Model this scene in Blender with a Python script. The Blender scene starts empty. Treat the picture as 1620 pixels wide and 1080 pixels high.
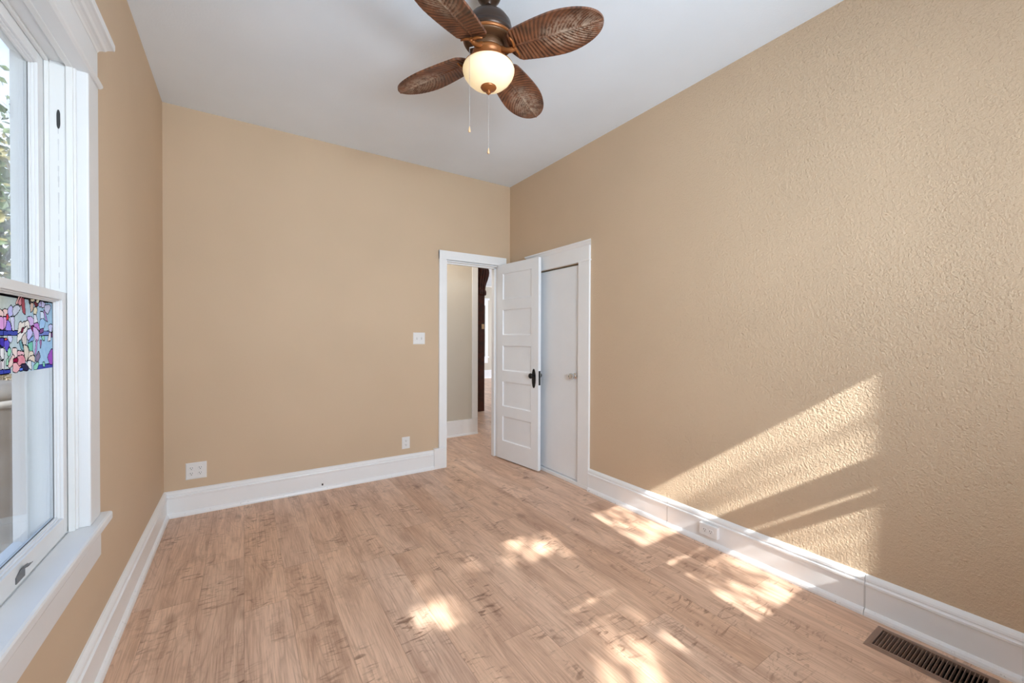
import bpy, bmesh, math, random
import numpy as np
from mathutils import Vector, Matrix

S = bpy.context.scene
COL = S.collection
R = math.radians
rnd = random.Random(7)

# ------------------------------------------------------------------ camera
F_PX, YAW, PITCH, ROLL, EYE = 644.59, 33.389, -0.508, 0.192, 1.30


def cam_basis():
    y, p, r = R(YAW), R(PITCH), R(ROLL)
    fw = Vector((math.sin(y) * math.cos(p), math.cos(y) * math.cos(p), math.sin(p)))
    ri = Vector((math.cos(y), -math.sin(y), 0))
    up = ri.cross(fw)
    return ri * math.cos(r) + up * math.sin(r), -ri * math.sin(r) + up * math.cos(r), fw


cam = bpy.data.objects.new('camera', bpy.data.cameras.new('camera'))
COL.objects.link(cam)
_r, _u, _f = cam_basis()
cam.matrix_world = Matrix(((_r.x, _u.x, -_f.x, 0), (_r.y, _u.y, -_f.y, 0), (_r.z, _u.z, -_f.z, EYE), (0, 0, 0, 1)))
cam.data.sensor_width = 36
cam.data.lens = F_PX * 36 / 1620
cam.data.clip_start = 0.02
S.camera = cam

# ------------------------------------------------------------------ view, sky, sun, added window fill
S.view_settings.view_transform = 'Standard'
S.view_settings.look = 'None'
S.view_settings.exposure = 0.09
S.view_settings.gamma = 1.0
S.view_settings.use_curve_mapping = False
S.cycles.use_denoising = True
S.cycles.max_bounces = 10
S.cycles.diffuse_bounces = 6
S.cycles.transparent_max_bounces = 16
S.cycles.caustics_reflective = False
S.cycles.caustics_refractive = False
S.cycles.sample_clamp_indirect = 6

SUN_DIR = Vector((0.14, 1.0, -0.745))
sun = bpy.data.objects.new('sun', bpy.data.lights.new('sun', 'SUN'))
COL.objects.link(sun)
sun.data.energy = 21.0
sun.data.angle = R(0.53)
sun.data.color = (1.0, 0.995, 0.985)
sun.rotation_euler = SUN_DIR.to_track_quat('-Z', 'Y').to_euler()

W = bpy.data.worlds.new('sky')
S.world = W
W.use_nodes = True
_n, _l = W.node_tree.nodes, W.node_tree.links
_bg = _n['Background']
_tc = _n.new('ShaderNodeTexCoord')
_sx = _n.new('ShaderNodeSeparateXYZ')
_cr = _n.new('ShaderNodeValToRGB')
_l.new(_tc.outputs['Generated'], _sx.inputs[0])
_l.new(_sx.outputs['Z'], _cr.inputs[0])
_l.new(_cr.outputs[0], _bg.inputs[0])
_cr.color_ramp.elements[0].position = 0.0
_cr.color_ramp.elements[0].color = (0.97, 0.98, 1, 1)
_cr.color_ramp.elements[1].position = 0.75
_cr.color_ramp.elements[1].color = (0.30, 0.50, 0.92, 1)
_bg.inputs[1].default_value = 2.2


def daylight_fill(name, loc, aim, sx, sy, watts, color=(0.84, 0.95, 1.08), spread=180):
    """Added fill: an area lamp at a window opening, standing in for sky light."""
    l = bpy.data.lights.new(name, 'AREA')
    l.shape = 'RECTANGLE'
    l.size, l.size_y, l.energy, l.color = sx, sy, watts, color
    l.spread = R(spread)
    o = bpy.data.objects.new(name, l)
    COL.objects.link(o)
    o.location = loc
    o.rotation_euler = Vector(aim).to_track_quat('-Z', 'Y').to_euler()
    return o


# room (metres): X to the right wall, Y to the back wall
XL, XR, YB, YF, H = -0.478, 2.466, 3.79, -0.75, 2.963
TW = 0.12
FXR, FYB = 9.0, 11.4            # room beyond the doorway

daylight_fill('fill_front_pair', (0.75, YF - 0.16, 1.72), (0, 1, 0.18), 1.10, 1.0, 116, spread=162)  # unseen area lamps added at the front windows to brighten the room
daylight_fill('fill_front_single', (1.99, YF - 0.16, 1.72), (0, 1, 0.18), 0.56, 1.0, 15, spread=162)
daylight_fill('fill_next_room', (FXR + 0.2, 8.2, 1.6), (-1, 0, -0.05), 3.6, 1.9, 190)  # unseen area lamp added to light the next room

# ------------------------------------------------------------------ materials


class NT:
    def __init__(s, name):
        s.m = bpy.data.materials.new(name)
        s.m.use_nodes = True
        s.n, s.l = s.m.node_tree.nodes, s.m.node_tree.links
        s.b = s.n['Principled BSDF']
        s.out = s.n['Material Output']

    def put(s, sock, v):
        if v is None:
            return
        if hasattr(v, 'is_output') or isinstance(v, bpy.types.NodeSocket):
            s.l.new(v, sock)
        else:
            sock.default_value = v if not isinstance(v, tuple) or len(v) != 3 or sock.type != 'RGBA' else v + (1,)

    def math(s, op, a, b=None, c=None, clamp=False):
        n = s.n.new('ShaderNodeMath')
        n.operation = op
        n.use_clamp = clamp
        for i, v in enumerate((a, b, c)):
            if v is not None:
                s.put(n.inputs[i], v)
        return n.outputs[0]

    def obj(s):
        return s.n.new('ShaderNodeTexCoord').outputs['Object']

    def xyz(s, v):
        n = s.n.new('ShaderNodeSeparateXYZ')
        s.l.new(v, n.inputs[0])
        return n.outputs

    def vec(s, x, y, z=0.0):
        n = s.n.new('ShaderNodeCombineXYZ')
        for i, v in enumerate((x, y, z)):
            s.put(n.inputs[i], v)
        return n.outputs[0]

    def noise(s, v, scale=1.0, detail=3.0, rough=0.5, dist=0.0):
        n = s.n.new('ShaderNodeTexNoise')
        if v is not None:
            s.l.new(v, n.inputs['Vector'])
        n.inputs['Scale'].default_value = scale
        n.inputs['Detail'].default_value = detail
        n.inputs['Roughness'].default_value = rough
        n.inputs['Distortion'].default_value = dist
        return n.outputs['Fac']

    def white(s, v):
        n = s.n.new('ShaderNodeTexWhiteNoise')
        n.noise_dimensions = '3D'
        s.l.new(v, n.inputs['Vector'])
        return n.outputs

    def voronoi(s, v, scale, rand=1.0, feature='F1'):
        n = s.n.new('ShaderNodeTexVoronoi')
        n.feature = feature
        s.l.new(v, n.inputs['Vector'])
        n.inputs['Scale'].default_value = scale
        n.inputs['Randomness'].default_value = rand
        return n.outputs

    def ramp(s, v, stops, interp='LINEAR'):
        n = s.n.new('ShaderNodeValToRGB')
        n.color_ramp.interpolation = interp
        e = n.color_ramp.elements
        while len(e) < len(stops):
            e.new(0.5)
        for k, (p, c) in enumerate(stops):
            e[k].position = p
            e[k].color = (c, c, c, 1) if not isinstance(c, tuple) else c + (1,)
        s.l.new(v, n.inputs[0])
        return n.outputs[0]

    def mix(s, f, a, b, mode='MIX'):
        n = s.n.new('ShaderNodeMix')
        n.data_type = 'RGBA'
        n.blend_type = mode
        s.put(n.inputs[0], f)
        s.put(n.inputs[6], a)
        s.put(n.inputs[7], b)
        return n.outputs[2]

    def bump(s, h, strength=0.3, dist=0.002, normal=None):
        n = s.n.new('ShaderNodeBump')
        n.inputs['Strength'].default_value = strength
        n.inputs['Distance'].default_value = dist
        s.l.new(h, n.inputs['Height'])
        if normal is not None:
            s.l.new(normal, n.inputs['Normal'])
        return n.outputs[0]

    def fin(s, color=None, rough=None, normal=None, metal=None, spec=None):
        s.put(s.b.inputs['Base Color'], color)
        s.put(s.b.inputs['Roughness'], rough)
        if normal is not None:
            s.l.new(normal, s.b.inputs['Normal'])
        s.put(s.b.inputs['Metallic'], metal)
        s.put(s.b.inputs['Specular IOR Level'], spec)
        return s.m


def srgb(r, g, b):
    f = lambda c: (c / 255 / 12.92) if c <= 10 else ((c / 255 + 0.055) / 1.055) ** 2.4
    return (f(r), f(g), f(b))


def plain(name, col, rough=0.5, metal=0.0, spec=0.5, var=0.04, scale=9.0):
    t = NT(name)
    f = t.noise(t.obj(), scale, 4)
    dark = tuple(c * (1 - var) for c in col)
    lite = tuple(min(1, c * (1 + var)) for c in col)
    return t.fin(t.ramp(f, [(0.3, dark), (0.7, lite)]), rough, None, metal, spec)


def paint_wall(name, col, knots, fine=0.25):
    t = NT(name)
    o = t.obj()
    big = t.noise(o, 1.3, 3)
    c = t.ramp(big, [(0.3, tuple(x * 0.965 for x in col)), (0.7, tuple(min(1, x * 1.03) for x in col))])
    h1 = t.noise(o, 102 if knots > 0.2 else 80, 3, 0.6)
    sp = t.noise(o, 95, 2, 0.5, 0.3)
    spots = t.ramp(sp, [(0.57, 0.0), (0.66, 1.0)])
    big_sp = t.ramp(t.noise(o, 34, 3, 0.55, 0.5), [(0.60, 0.0), (0.68, 1.0)])
    area = t.ramp(t.noise(o, 0.8, 2), [(0.34, 0.45), (0.60, 1.0)])
    if knots > 0.2:                # the rough plaster fades out towards the closet
        area = t.math('MULTIPLY', area, t.ramp(t.math('MULTIPLY', t.xyz(o)[1], 0.30), [(0.50, 1.0), (0.78, 0.12)]))
        h1 = t.math('MULTIPLY', h1, t.math('ADD', area, 0.15))
    h = t.math('ADD', t.math('MULTIPLY', h1, fine), t.math('MULTIPLY', t.math('MULTIPLY', t.math('ADD', spots, t.math('MULTIPLY', big_sp, 0.8)), area), knots))
    return t.fin(c, 0.62, t.bump(h, 0.85 if knots > 0.2 else 0.6, 0.006), None, 0.25)


def floor_mat():
    t = NT('laminate_planks')
    o = t.xyz(t.obj())
    PW, PL = 0.185, 1.25
    row_f = t.math('DIVIDE', o[0], PW)
    row = t.math('FLOOR', row_f)
    fx = t.math('SUBTRACT', row_f, row)
    off = t.white(t.vec(row, 3.7, 1.0))[0]
    yy = t.math('ADD', t.math('DIVIDE', o[1], PL), t.math('MULTIPLY', off, 7.31))
    col = t.math('FLOOR', yy)
    fy = t.math('SUBTRACT', yy, col)
    rc = t.white(t.vec(row, col, 0.5))
    rv = rc[0]
    shift = t.math('MULTIPLY', rv, 37.0)
    gx = t.math('ADD', o[0], shift)
    gy = t.math('ADD', o[1], t.math('MULTIPLY', rv, 91.0))
    base = t.ramp(rv, [(0.0, srgb(218, 180, 152)), (0.35, srgb(231, 193, 164)), (0.65, srgb(224, 190, 165)), (1.0, srgb(236, 200, 173))])
    # long soft streaks
    s1 = t.noise(t.vec(t.math('MULTIPLY', gx, 11.0), t.math('MULTIPLY', gy, 1.1)), 1.0, 4, 0.55, 0.8)
    c = t.mix(t.ramp(s1, [(0.42, 0.0), (0.68, 0.58)]), base, srgb(176, 138, 116))
    # fine grain
    s2 = t.noise(t.vec(t.math('MULTIPLY', gx, 150.0), t.math('MULTIPLY', gy, 5.0)), 1.0, 3, 0.6)
    c = t.mix(t.ramp(s2, [(0.44, 0.0), (0.70, 0.46)]), c, srgb(156, 119, 98))
    c = t.mix(t.ramp(s2, [(0.28, 0.30), (0.45, 0.0)]), c, srgb(232, 202, 180))
    # cathedral figure: contour lines of a slow field
    fld = t.noise(t.vec(t.math('MULTIPLY', gx, 6.0), t.math('MULTIPLY', gy, 0.75)), 1.0, 2, 0.45, 0.5)
    fr = t.math('FRACT', t.math('MULTIPLY', fld, 17.0))
    ln = t.ramp(fr, [(0.0, 1.0), (0.22, 0.0), (0.9, 0.0), (1.0, 1.0)])
    msk = t.ramp(t.noise(t.vec(t.math('MULTIPLY', gx, 3.5), t.math('MULTIPLY', gy, 1.2)), 1.0, 1), [(0.46, 0.0), (0.62, 1.0)])
    c = t.mix(t.math('MULTIPLY', t.math('MULTIPLY', ln, msk), 0.30), c, srgb(140, 104, 84))
    bl_ = t.noise(t.vec(t.math('MULTIPLY', gx, 8.0), t.math('MULTIPLY', gy, 2.4)), 1.0, 5, 0.65, 1.2)
    c = t.mix(t.ramp(bl_, [(0.51, 0.0), (0.74, 0.55)]), c, srgb(146, 108, 87))
    # short cross marks and knots
    cm = t.noise(t.vec(t.math('MULTIPLY', gx, 9.0), t.math('MULTIPLY', gy, 27.0)), 1.0, 3, 0.6, 1.6)
    cmk = t.noise(t.vec(t.math('MULTIPLY', gx, 4.5), t.math('MULTIPLY', gy, 2.6)), 1.0, 2, 0.5)
    cmf = t.math('MULTIPLY', t.ramp(cm, [(0.53, 0.0), (0.67, 1.0)]), t.ramp(cmk, [(0.48, 0.0), (0.63, 0.80)]))
    c = t.mix(cmf, c, srgb(118, 84, 66))
    kv = t.voronoi(t.vec(t.math('MULTIPLY', gx, 4.2), t.math('MULTIPLY', gy, 1.9)), 1.0)
    kn = t.math('MULTIPLY', t.ramp(kv['Distance'], [(0.03, 1.0), (0.13, 0.0)]), 0.55)
    c = t.mix(kn, c, srgb(112, 78, 60))
    # joints
    ex = t.math('MINIMUM', fx, t.math('SUBTRACT', 1.0, fx))
    ey = t.math('MINIMUM', fy, t.math('SUBTRACT', 1.0, fy))
    jx = t.math('LESS_THAN', ex, 0.006)
    jy = t.math('LESS_THAN', ey, 0.0011)
    j = t.math('MAXIMUM', jx, jy)
    c = t.mix(t.math('MULTIPLY', j, 0.34), c, srgb(110, 80, 62))
    rough = t.ramp(s1, [(0.3, 0.36), (0.7, 0.46)])
    h = t.math('SUBTRACT', t.math('MULTIPLY', s2, 0.25), j)
    return t.fin(c, rough, t.bump(h, 0.25, 0.0012), None, 0.42)


def trim_mat(name, col=(0.78, 0.785, 0.79), rough=0.32, wear=0.0):
    t = NT(name)
    o = t.obj()
    n = t.noise(o, 6, 4)
    c = t.ramp(n, [(0.3, tuple(x * 0.975 for x in col)), (0.7, col)])
    if wear:
        w = t.noise(o, 55, 4, 0.7)
        z = t.xyz(o)[2]
        low = t.ramp(z, [(0.0, 1.0), (0.035, 0.0)])
        f = t.math('MULTIPLY', t.ramp(w, [(0.64, 0.0), (0.68, 1.0)]), low)
        c = t.mix(t.math('MULTIPLY', f, wear), c, srgb(70, 66, 62))
    return t.fin(c, rough, t.bump(t.noise(o, 30, 3), 0.06, 0.003), None, 0.45)


def glass_mat(name='window_glass', tint=(0.97, 0.985, 0.98)):
    t = NT(name)
    t.n.remove(t.b)
    tr = t.n.new('ShaderNodeBsdfTransparent')
    tr.inputs[0].default_value = tint + (1,)
    gl = t.n.new('ShaderNodeBsdfGlossy')
    gl.inputs['Roughness'].default_value = 0.02
    fr = t.n.new('ShaderNodeFresnel')
    fr.inputs[0].default_value = 1.33
    wob = t.bump(t.noise(t.obj(), 5, 2), 0.05, 0.01)
    t.l.new(wob, gl.inputs['Normal'])
    mx = t.n.new('ShaderNodeMixShader')
    t.l.new(t.math('MULTIPLY', fr.outputs[0], 0.45), mx.inputs[0])
    t.l.new(tr.outputs[0], mx.inputs[1])
    t.l.new(gl.outputs[0], mx.inputs[2])
    t.l.new(mx.outputs[0], t.out.inputs[0])
    return t.m


def film_mat():
    t = NT('stained_film')
    a = t.n.new('ShaderNodeVertexColor')
    a.layer_name = 'design'
    tr = t.n.new('ShaderNodeBsdfTranslucent')
    df = t.n.new('ShaderNodeBsdfDiffuse')
    m = t.n.new('ShaderNodeMixShader')
    m.inputs[0].default_value = 0.40
    mott = t.mix(t.ramp(t.noise(t.obj(), 60, 3), [(0.35, 0.0), (0.7, 0.35)]), a.outputs[0], (1, 1, 1), 'SOFT_LIGHT')
    for b in (tr, df):
        t.l.new(mott, b.inputs[0])
    t.l.new(tr.outputs[0], m.inputs[1])
    t.l.new(df.outputs[0], m.inputs[2])
    ts = t.n.new('ShaderNodeBsdfTransparent')
    t.l.new(mott, ts.inputs[0])
    m2 = t.n.new('ShaderNodeMixShader')
    m2.inputs[0].default_value = 0.10
    t.l.new(m.outputs[0], m2.inputs[1])
    t.l.new(ts.outputs[0], m2.inputs[2])
    t.n.remove(t.b)
    t.l.new(m2.outputs[0], t.out.inputs[0])
    return t.m


def blade_mat():
    t = NT('palm_blade')
    o = t.obj()
    x = t.xyz(o)
    at = t.n.new('ShaderNodeAttribute')
    at.attribute_name = 'rib'
    rib = at.outputs['Fac']         # -1 ridge facing down ... +1 groove
    n = t.noise(o, 16, 4)
    c = t.ramp(t.math('ADD', t.math('MULTIPLY', rib, -0.15), n), [(0.22, srgb(52, 31, 21)), (0.75, srgb(128, 80, 53))])
    w = t.noise(o, 42, 6, 0.8, 0.4)
    rad = t.math('ADD', t.math('POWER', t.math('MULTIPLY', t.math('SUBTRACT', x[0], 0.41), 6.2), 2.0), t.math('POWER', t.math('MULTIPLY', x[1], 12.0), 2.0))
    patch = t.ramp(rad, [(0.10, 1.0), (1.0, 0.0)])
    worn = t.ramp(t.math('ADD', w, t.math('MULTIPLY', rib, -0.07)), [(0.44, 0.0), (0.56, 0.90)])
    c = t.mix(t.math('MULTIPLY', worn, patch), c, srgb(168, 148, 130))
    return t.fin(c, 0.40, t.bump(w, 0.15, 0.002), None, 0.5)


def leaf_mat(name, a, b, scale=3.0):
    t = NT(name)
    f = t.noise(t.obj(), scale, 3)
    c = t.ramp(f, [(0.3, a), (0.7, b)])
    t.put(t.b.inputs['Base Color'], c)
    t.b.inputs['Roughness'].default_value = 0.6
    tr = t.n.new('ShaderNodeBsdfTranslucent')
    t.l.new(c, tr.inputs[0])
    m = t.n.new('ShaderNodeMixShader')
    m.inputs[0].default_value = 0.25
    t.l.new(t.b.outputs[0], m.inputs[1])
    t.l.new(tr.outputs[0], m.inputs[2])
    t.l.new(m.outputs[0], t.out.inputs[0])
    return t.m


def globe_mat():
    t = NT('lit_glass_bowl')
    o = t.xyz(t.obj())
    n = t.noise(t.obj(), 9, 3)
    lw = t.n.new('ShaderNodeLayerWeight')
    lw.inputs[0].default_value = 0.35
    c = t.ramp(n, [(0.3, (1.0, 0.72, 0.34)), (0.7, (1.0, 0.82, 0.48))])
    t.put(t.b.inputs['Base Color'], srgb(240, 225, 195))
    t.b.inputs['Roughness'].default_value = 0.3
    t.put(t.b.inputs['Emission Color'], c)
    t.b.inputs['Emission Strength'].default_value = 0.44
    return t.m


M = {}
M['wall'] = paint_wall('tan_wall_paint', (0.61, 0.465, 0.325), 0.0, 0.10)
M['wall_r'] = paint_wall('tan_textured_paint', (0.61, 0.465, 0.325), 0.26, 1.10)
M['hall'] = paint_wall('beige_hall_paint', (0.58, 0.53, 0.45), 0.0, 0.08)
M['ceil'] = paint_wall('ceiling_paint', (0.79, 0.87, 0.965), 0.05, 0.15)
M['floor'] = floor_mat()
M['trim'] = trim_mat('white_trim_paint', (0.87, 0.88, 0.89))
M['base'] = trim_mat('white_baseboard_paint', (0.87, 0.88, 0.89), wear=0.9)
M['sash'] = trim_mat('white_sash_dimmed_trim', (0.74, 0.745, 0.75), 0.4)
M['old'] = trim_mat('weathered_white_paint', (0.75, 0.75, 0.74), 0.55)
M['door'] = trim_mat('white_door_paint', (0.85, 0.875, 0.905), 0.38)
M['plastic'] = plain('white_plastic', (0.80, 0.80, 0.80), 0.3, var=0.01)
M['slot'] = plain('dark_slot', (0.03, 0.03, 0.03), 0.6)
M['gap'] = plain('dark_putty_line', (0.10, 0.10, 0.10), 0.8)
M['seam'] = plain('grey_caulk', (0.60, 0.60, 0.60), 0.7)
M['black'] = plain('black_iron', (0.018, 0.018, 0.018), 0.35, 0.6)
M['chrome'] = plain('chrome', (0.75, 0.75, 0.75), 0.12, 1.0)
M['crystal'] = plain('crystal_knob', (0.70, 0.72, 0.72), 0.06, 0.75)
M['steel'] = plain('grey_steel', (0.20, 0.20, 0.205), 0.4, 0.8)
M['bronze'] = plain('brown_bronze', srgb(104, 74, 50), 0.38, 0.35, var=0.12)
M['bronze_dark'] = plain('dark_bronze', srgb(62, 46, 36), 0.34, 0.45, var=0.12)
M['copper'] = plain('copper_bronze', srgb(150, 92, 48), 0.35, 0.45, var=0.10)
M['blade'] = blade_mat()
M['globe'] = globe_mat()
M['chain'] = plain('chain_metal', (0.55, 0.55, 0.56), 0.3, 0.6)
M['pull'] = plain('pull_wood', srgb(214, 180, 140), 0.5)
M['vent'] = plain('brown_vent_paint', srgb(140, 114, 98), 0.42, 0.25, var=0.10, scale=20)
M['duct'] = plain('dark_duct', (0.012, 0.010, 0.009), 0.9)
M['mahogany'] = plain('dark_red_wood', srgb(66, 22, 10), 0.28, var=0.45, scale=14)
M['cream'] = plain('cream_plastic', srgb(226, 196, 160), 0.4)
M['glass'] = glass_mat()
M['film'] = film_mat()
M['ext'] = plain('sun_block_white', (0.72, 0.72, 0.71), 0.7)
M['soil'] = plain('dry_ground', srgb(100, 90, 70), 0.9, var=0.25, scale=3)
M['walk'] = plain('concrete_walk', (0.40, 0.42, 0.45), 0.85, var=0.08)
M['bark'] = plain('grey_bark', srgb(66, 60, 54), 0.9, var=0.3, scale=12)
M['twig'] = plain('pale_twig', srgb(112, 102, 88), 0.9, var=0.2, scale=12)
M['leaf'] = leaf_mat('green_leaf', srgb(40, 58, 22), srgb(78, 96, 40))
M['leaf2'] = leaf_mat('yellow_leaf', srgb(92, 86, 34), srgb(124, 114, 60))
M['dry'] = leaf_mat('dry_leaf', srgb(96, 86, 62), srgb(128, 118, 92))
M['bin'] = plain('galvanised_grey', (0.085, 0.087, 0.09), 0.6, 0.0, var=0.28, scale=7)
M['bin_rim'] = plain('pale_rim', (0.18, 0.18, 0.178), 0.6)

# ------------------------------------------------------------------ mesh helpers


class MB:
    def __init__(s):
        s.b = bmesh.new()

    def box(s, x0, x1, y0, y1, z0, z1, bev=0.0, mi=0, mat=None):
        c = bmesh.new()
        bmesh.ops.create_cube(c, size=1)
        for v in c.verts:
            v.co = Vector(((x0 + x1) / 2 + v.co.x * (x1 - x0), (y0 + y1) / 2 + v.co.y * (y1 - y0), (z0 + z1) / 2 + v.co.z * (z1 - z0)))
        if bev:
            bmesh.ops.bevel(c, geom=list(c.edges), offset=bev, segments=2, profile=0.6, affect='EDGES')
        s.merge(c, mi, mat)
        return s

    def merge(s, c, mi=0, mat=None):
        vm = {}
        for v in c.verts:
            vm[v] = s.b.verts.new(mat @ v.co if mat is not None else v.co)
        for f in c.faces:
            try:
                g = s.b.faces.new([vm[v] for v in f.verts])
                g.material_index = mi
                g.smooth = f.smooth
            except ValueError:
                pass
        c.free()

    def prof(s, pts, fn, a0, a1, m0=0.0, m1=0.0, mi=0, closed=True):
        """Sweep a 2-D profile (d, z) along a run: fn(a, d, z) -> point; ends mitred by m*d."""
        A = [s.b.verts.new(fn(a0 + m0 * d, d, z)) for d, z in pts]
        B = [s.b.verts.new(fn(a1 + m1 * d, d, z)) for d, z in pts]
        n = len(pts)
        for i in range(n if closed else n - 1):
            j = (i + 1) % n
            s.b.faces.new((A[i], A[j], B[j], B[i])).material_index = mi
        s.b.faces.new(A[::-1]).material_index = mi
        s.b.faces.new(B).material_index = mi
        return s

    def lathe(s, pts, seg=40, mi=0, mat=None, smooth=True, caps=True):
        rings = []
        for r, z in pts:
            if r < 1e-6:
                p = Vector((0, 0, z))
                rings.append([s.b.verts.new(mat @ p if mat else p)])
            else:
                ring = []
                for k in range(seg):
                    a = 2 * math.pi * k / seg
                    p = Vector((r * math.cos(a), r * math.sin(a), z))
                    ring.append(s.b.verts.new(mat @ p if mat else p))
                rings.append(ring)
        for A, B in zip(rings, rings[1:]):
            for k in range(seg):
                q = [A[k % len(A)], A[(k + 1) % len(A)], B[(k + 1) % len(B)], B[k % len(B)]]
                u = []
                for v in q:
                    if v not in u:
                        u.append(v)
                if len(u) > 2:
                    f = s.b.faces.new(u)
                    f.material_index = mi
                    f.smooth = smooth
        if caps:
            for ring in (rings[0], rings[-1]):
                if len(ring) > 2:
                    s.b.faces.new(ring).material_index = mi
        return s

    def tube(s, pts, rad, seg=10, mi=0):
        pts = [Vector(p) for p in pts]
        rs = rad if isinstance(rad, (list, tuple)) else [rad] * len(pts)
        rings = []
        for i, p in enumerate(pts):
            d = (pts[min(i + 1, len(pts) - 1)] - pts[max(i - 1, 0)]).normalized()
            u = d.orthogonal().normalized() if i == 0 else (u - d * u.dot(d)).normalized()
            w = d.cross(u)
            rings.append([s.b.verts.new(p + (u * math.cos(2 * math.pi * k / seg) + w * math.sin(2 * math.pi * k / seg)) * rs[i]) for k in range(seg)])
        for A, B in zip(rings, rings[1:]):
            for k in range(seg):
                f = s.b.faces.new((A[k], A[(k + 1) % seg], B[(k + 1) % seg], B[k]))
                f.smooth = True
                f.material_index = mi
        s.b.faces.new(rings[0][::-1]).material_index = mi
        s.b.faces.new(rings[-1]).material_index = mi
        return s

    def poly(s, pts, thick_vec, mi=0):
        A = [s.b.verts.new(p) for p in pts]
        B = [s.b.verts.new(Vector(p) + Vector(thick_vec)) for p in pts]
        n = len(pts)
        for i in range(n):
            s.b.faces.new((A[i], A[(i + 1) % n], B[(i + 1) % n], B[i])).material_index = mi
        s.b.faces.new(A[::-1]).material_index = mi
        s.b.faces.new(B).material_index = mi
        return s

    def build(s, name, mats, parent=None, loc=None, bevel=0.0, smooth=False, fix=True):
        if fix:
            bmesh.ops.recalc_face_normals(s.b, faces=list(s.b.faces))
        me = bpy.data.meshes.new(name)
        s.b.to_mesh(me)
        s.b.free()
        for m in (mats if isinstance(mats, (list, tuple)) else [mats]):
            me.materials.append(m)
        o = bpy.data.objects.new(name, me)
        COL.objects.link(o)
        if parent is not None:
            o.parent = parent
        if loc is not None:
            o.location = loc
        if bevel:
            b = o.modifiers.new('edge', 'BEVEL')
            b.width = bevel
            b.segments = 2
            b.limit_method = 'ANGLE'
        if smooth:
            for p in me.polygons:
                p.use_smooth = True
        return o


def tag(o, label=None, cat=None, group=None, kind=None):
    for k, v in (('label', label), ('category', cat), ('group', group), ('kind', kind)):
        if v:
            o[k] = v
    return o


def thing(name, loc, label, cat, group=None, kind=None, rot=None):
    o = bpy.data.objects.new(name, None)
    o.empty_display_size = 0.1
    COL.objects.link(o)
    o.location = loc
    if rot:
        o.rotation_euler = rot
    return tag(o, label, cat, group, kind)


def copy_tree(o, parent=None):
    c = o.copy()
    COL.objects.link(c)
    if parent is not None:
        c.parent = parent
    for ch in list(o.children):
        copy_tree(ch, c)
    return c


def fx(y_wall):                     # run along X against a wall facing -Y
    return lambda a, d, z: Vector((a, y_wall - d, z))


def fyl(a, d, z):                   # run along Y on the left wall (faces +X)
    return Vector((XL + d, a, z))


def fyr(a, d, z):                   # run along Y on the right wall (faces -X)
    return Vector((XR - d, a, z))


# ------------------------------------------------------------------ shell
VX0, VX1, VY0, VY1 = 2.218, 2.388, 0.275, 0.603      # hole for the floor register
b = MB()
FX0, FX1, FY0, FY1 = XL - 0.12, FXR + 0.1, YF - 0.12, FYB + 0.1
b.box(FX0, VX0, FY0, FY1, -0.06, 0)
b.box(VX1, FX1, FY0, FY1, -0.06, 0)
b.box(VX0, VX1, FY0, VY0, -0.06, 0)
b.box(VX0, VX1, VY1, FY1, -0.06, 0)
tag(b.build('floor', M['floor']), 'pinkish oak laminate plank floor running through to the hall', 'floor', kind='structure')

b = MB().box(FX0, FX1, FY0, FY1, H, H + 0.1)
tag(b.build('ceiling', M['ceil']), 'flat pale grey painted ceiling above the tan walls', 'ceiling', kind='structure')

# left wall with the window opening
WY0, WY1, WZ0, WZ1 = 1.115, 1.985, 0.600, 2.225
LW = 0.138
b = MB()
for y0, y1, z0, z1 in ((YF, WY0, 0, H), (WY1, YB, 0, H), (WY0, WY1, 0, WZ0), (WY0, WY1, WZ1, H)):
    b.box(XL - LW, XL, y0, y1, z0, z1)
tag(b.build('wall_left', M['wall']), 'tan painted wall around the double-hung window', 'wall', kind='structure')

# back wall with the doorway
DX0, DX1, DZ = 1.694, 2.332, 2.085
b = MB()
b.box(XL - LW, DX0, YB, YB + TW, 0, H)
b.box(DX1, XR + TW, YB, YB + TW, 0, H)
b.box(DX0, DX1, YB, YB + TW, DZ, H)
tag(b.build('wall_back', M['wall']), 'tan painted wall with the open doorway and switch', 'wall', kind='structure')

# right wall with the closet opening
CY0, CY1, CZ1 = 2.660, 3.270, 1.958
b = MB()
b.box(XR, XR + TW, YF, CY0, 0, H)
b.box(XR, XR + TW, CY1, YB, 0, H)
b.box(XR, XR + TW, CY0, CY1, CZ1, H)
tag(b.build('wall_right', M['wall_r']), 'long tan wall with bumpy plaster and a patch of sunlight', 'wall', kind='structure')

# front wall with two windows behind the camera
GA = (0.25, 1.30)                   # clear glass of the paired window, X
GB = (1.725, 2.263)                 # clear glass of the single window, X
GZ0, GZ1 = 1.255, 2.230
ST = 0.05
b = MB()
y0, y1 = YF - TW, YF
b.box(XL - LW, GA[0] - ST, y0, y1, 0, H)
b.box(GA[1] + ST, GB[0] - ST, y0, y1, 0, H)
b.box(GB[1] + ST, XR + TW, y0, y1, 0, H)
for g in (GA, GB):
    b.box(g[0] - ST, g[1] + ST, y0, y1, 0, GZ0 - ST)
    b.box(g[0] - ST, g[1] + ST, y0, y1, GZ1 + ST, H)
tag(b.build('wall_front', M['wall']), 'tan painted wall with two sunny windows', 'wall', kind='structure')


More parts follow.
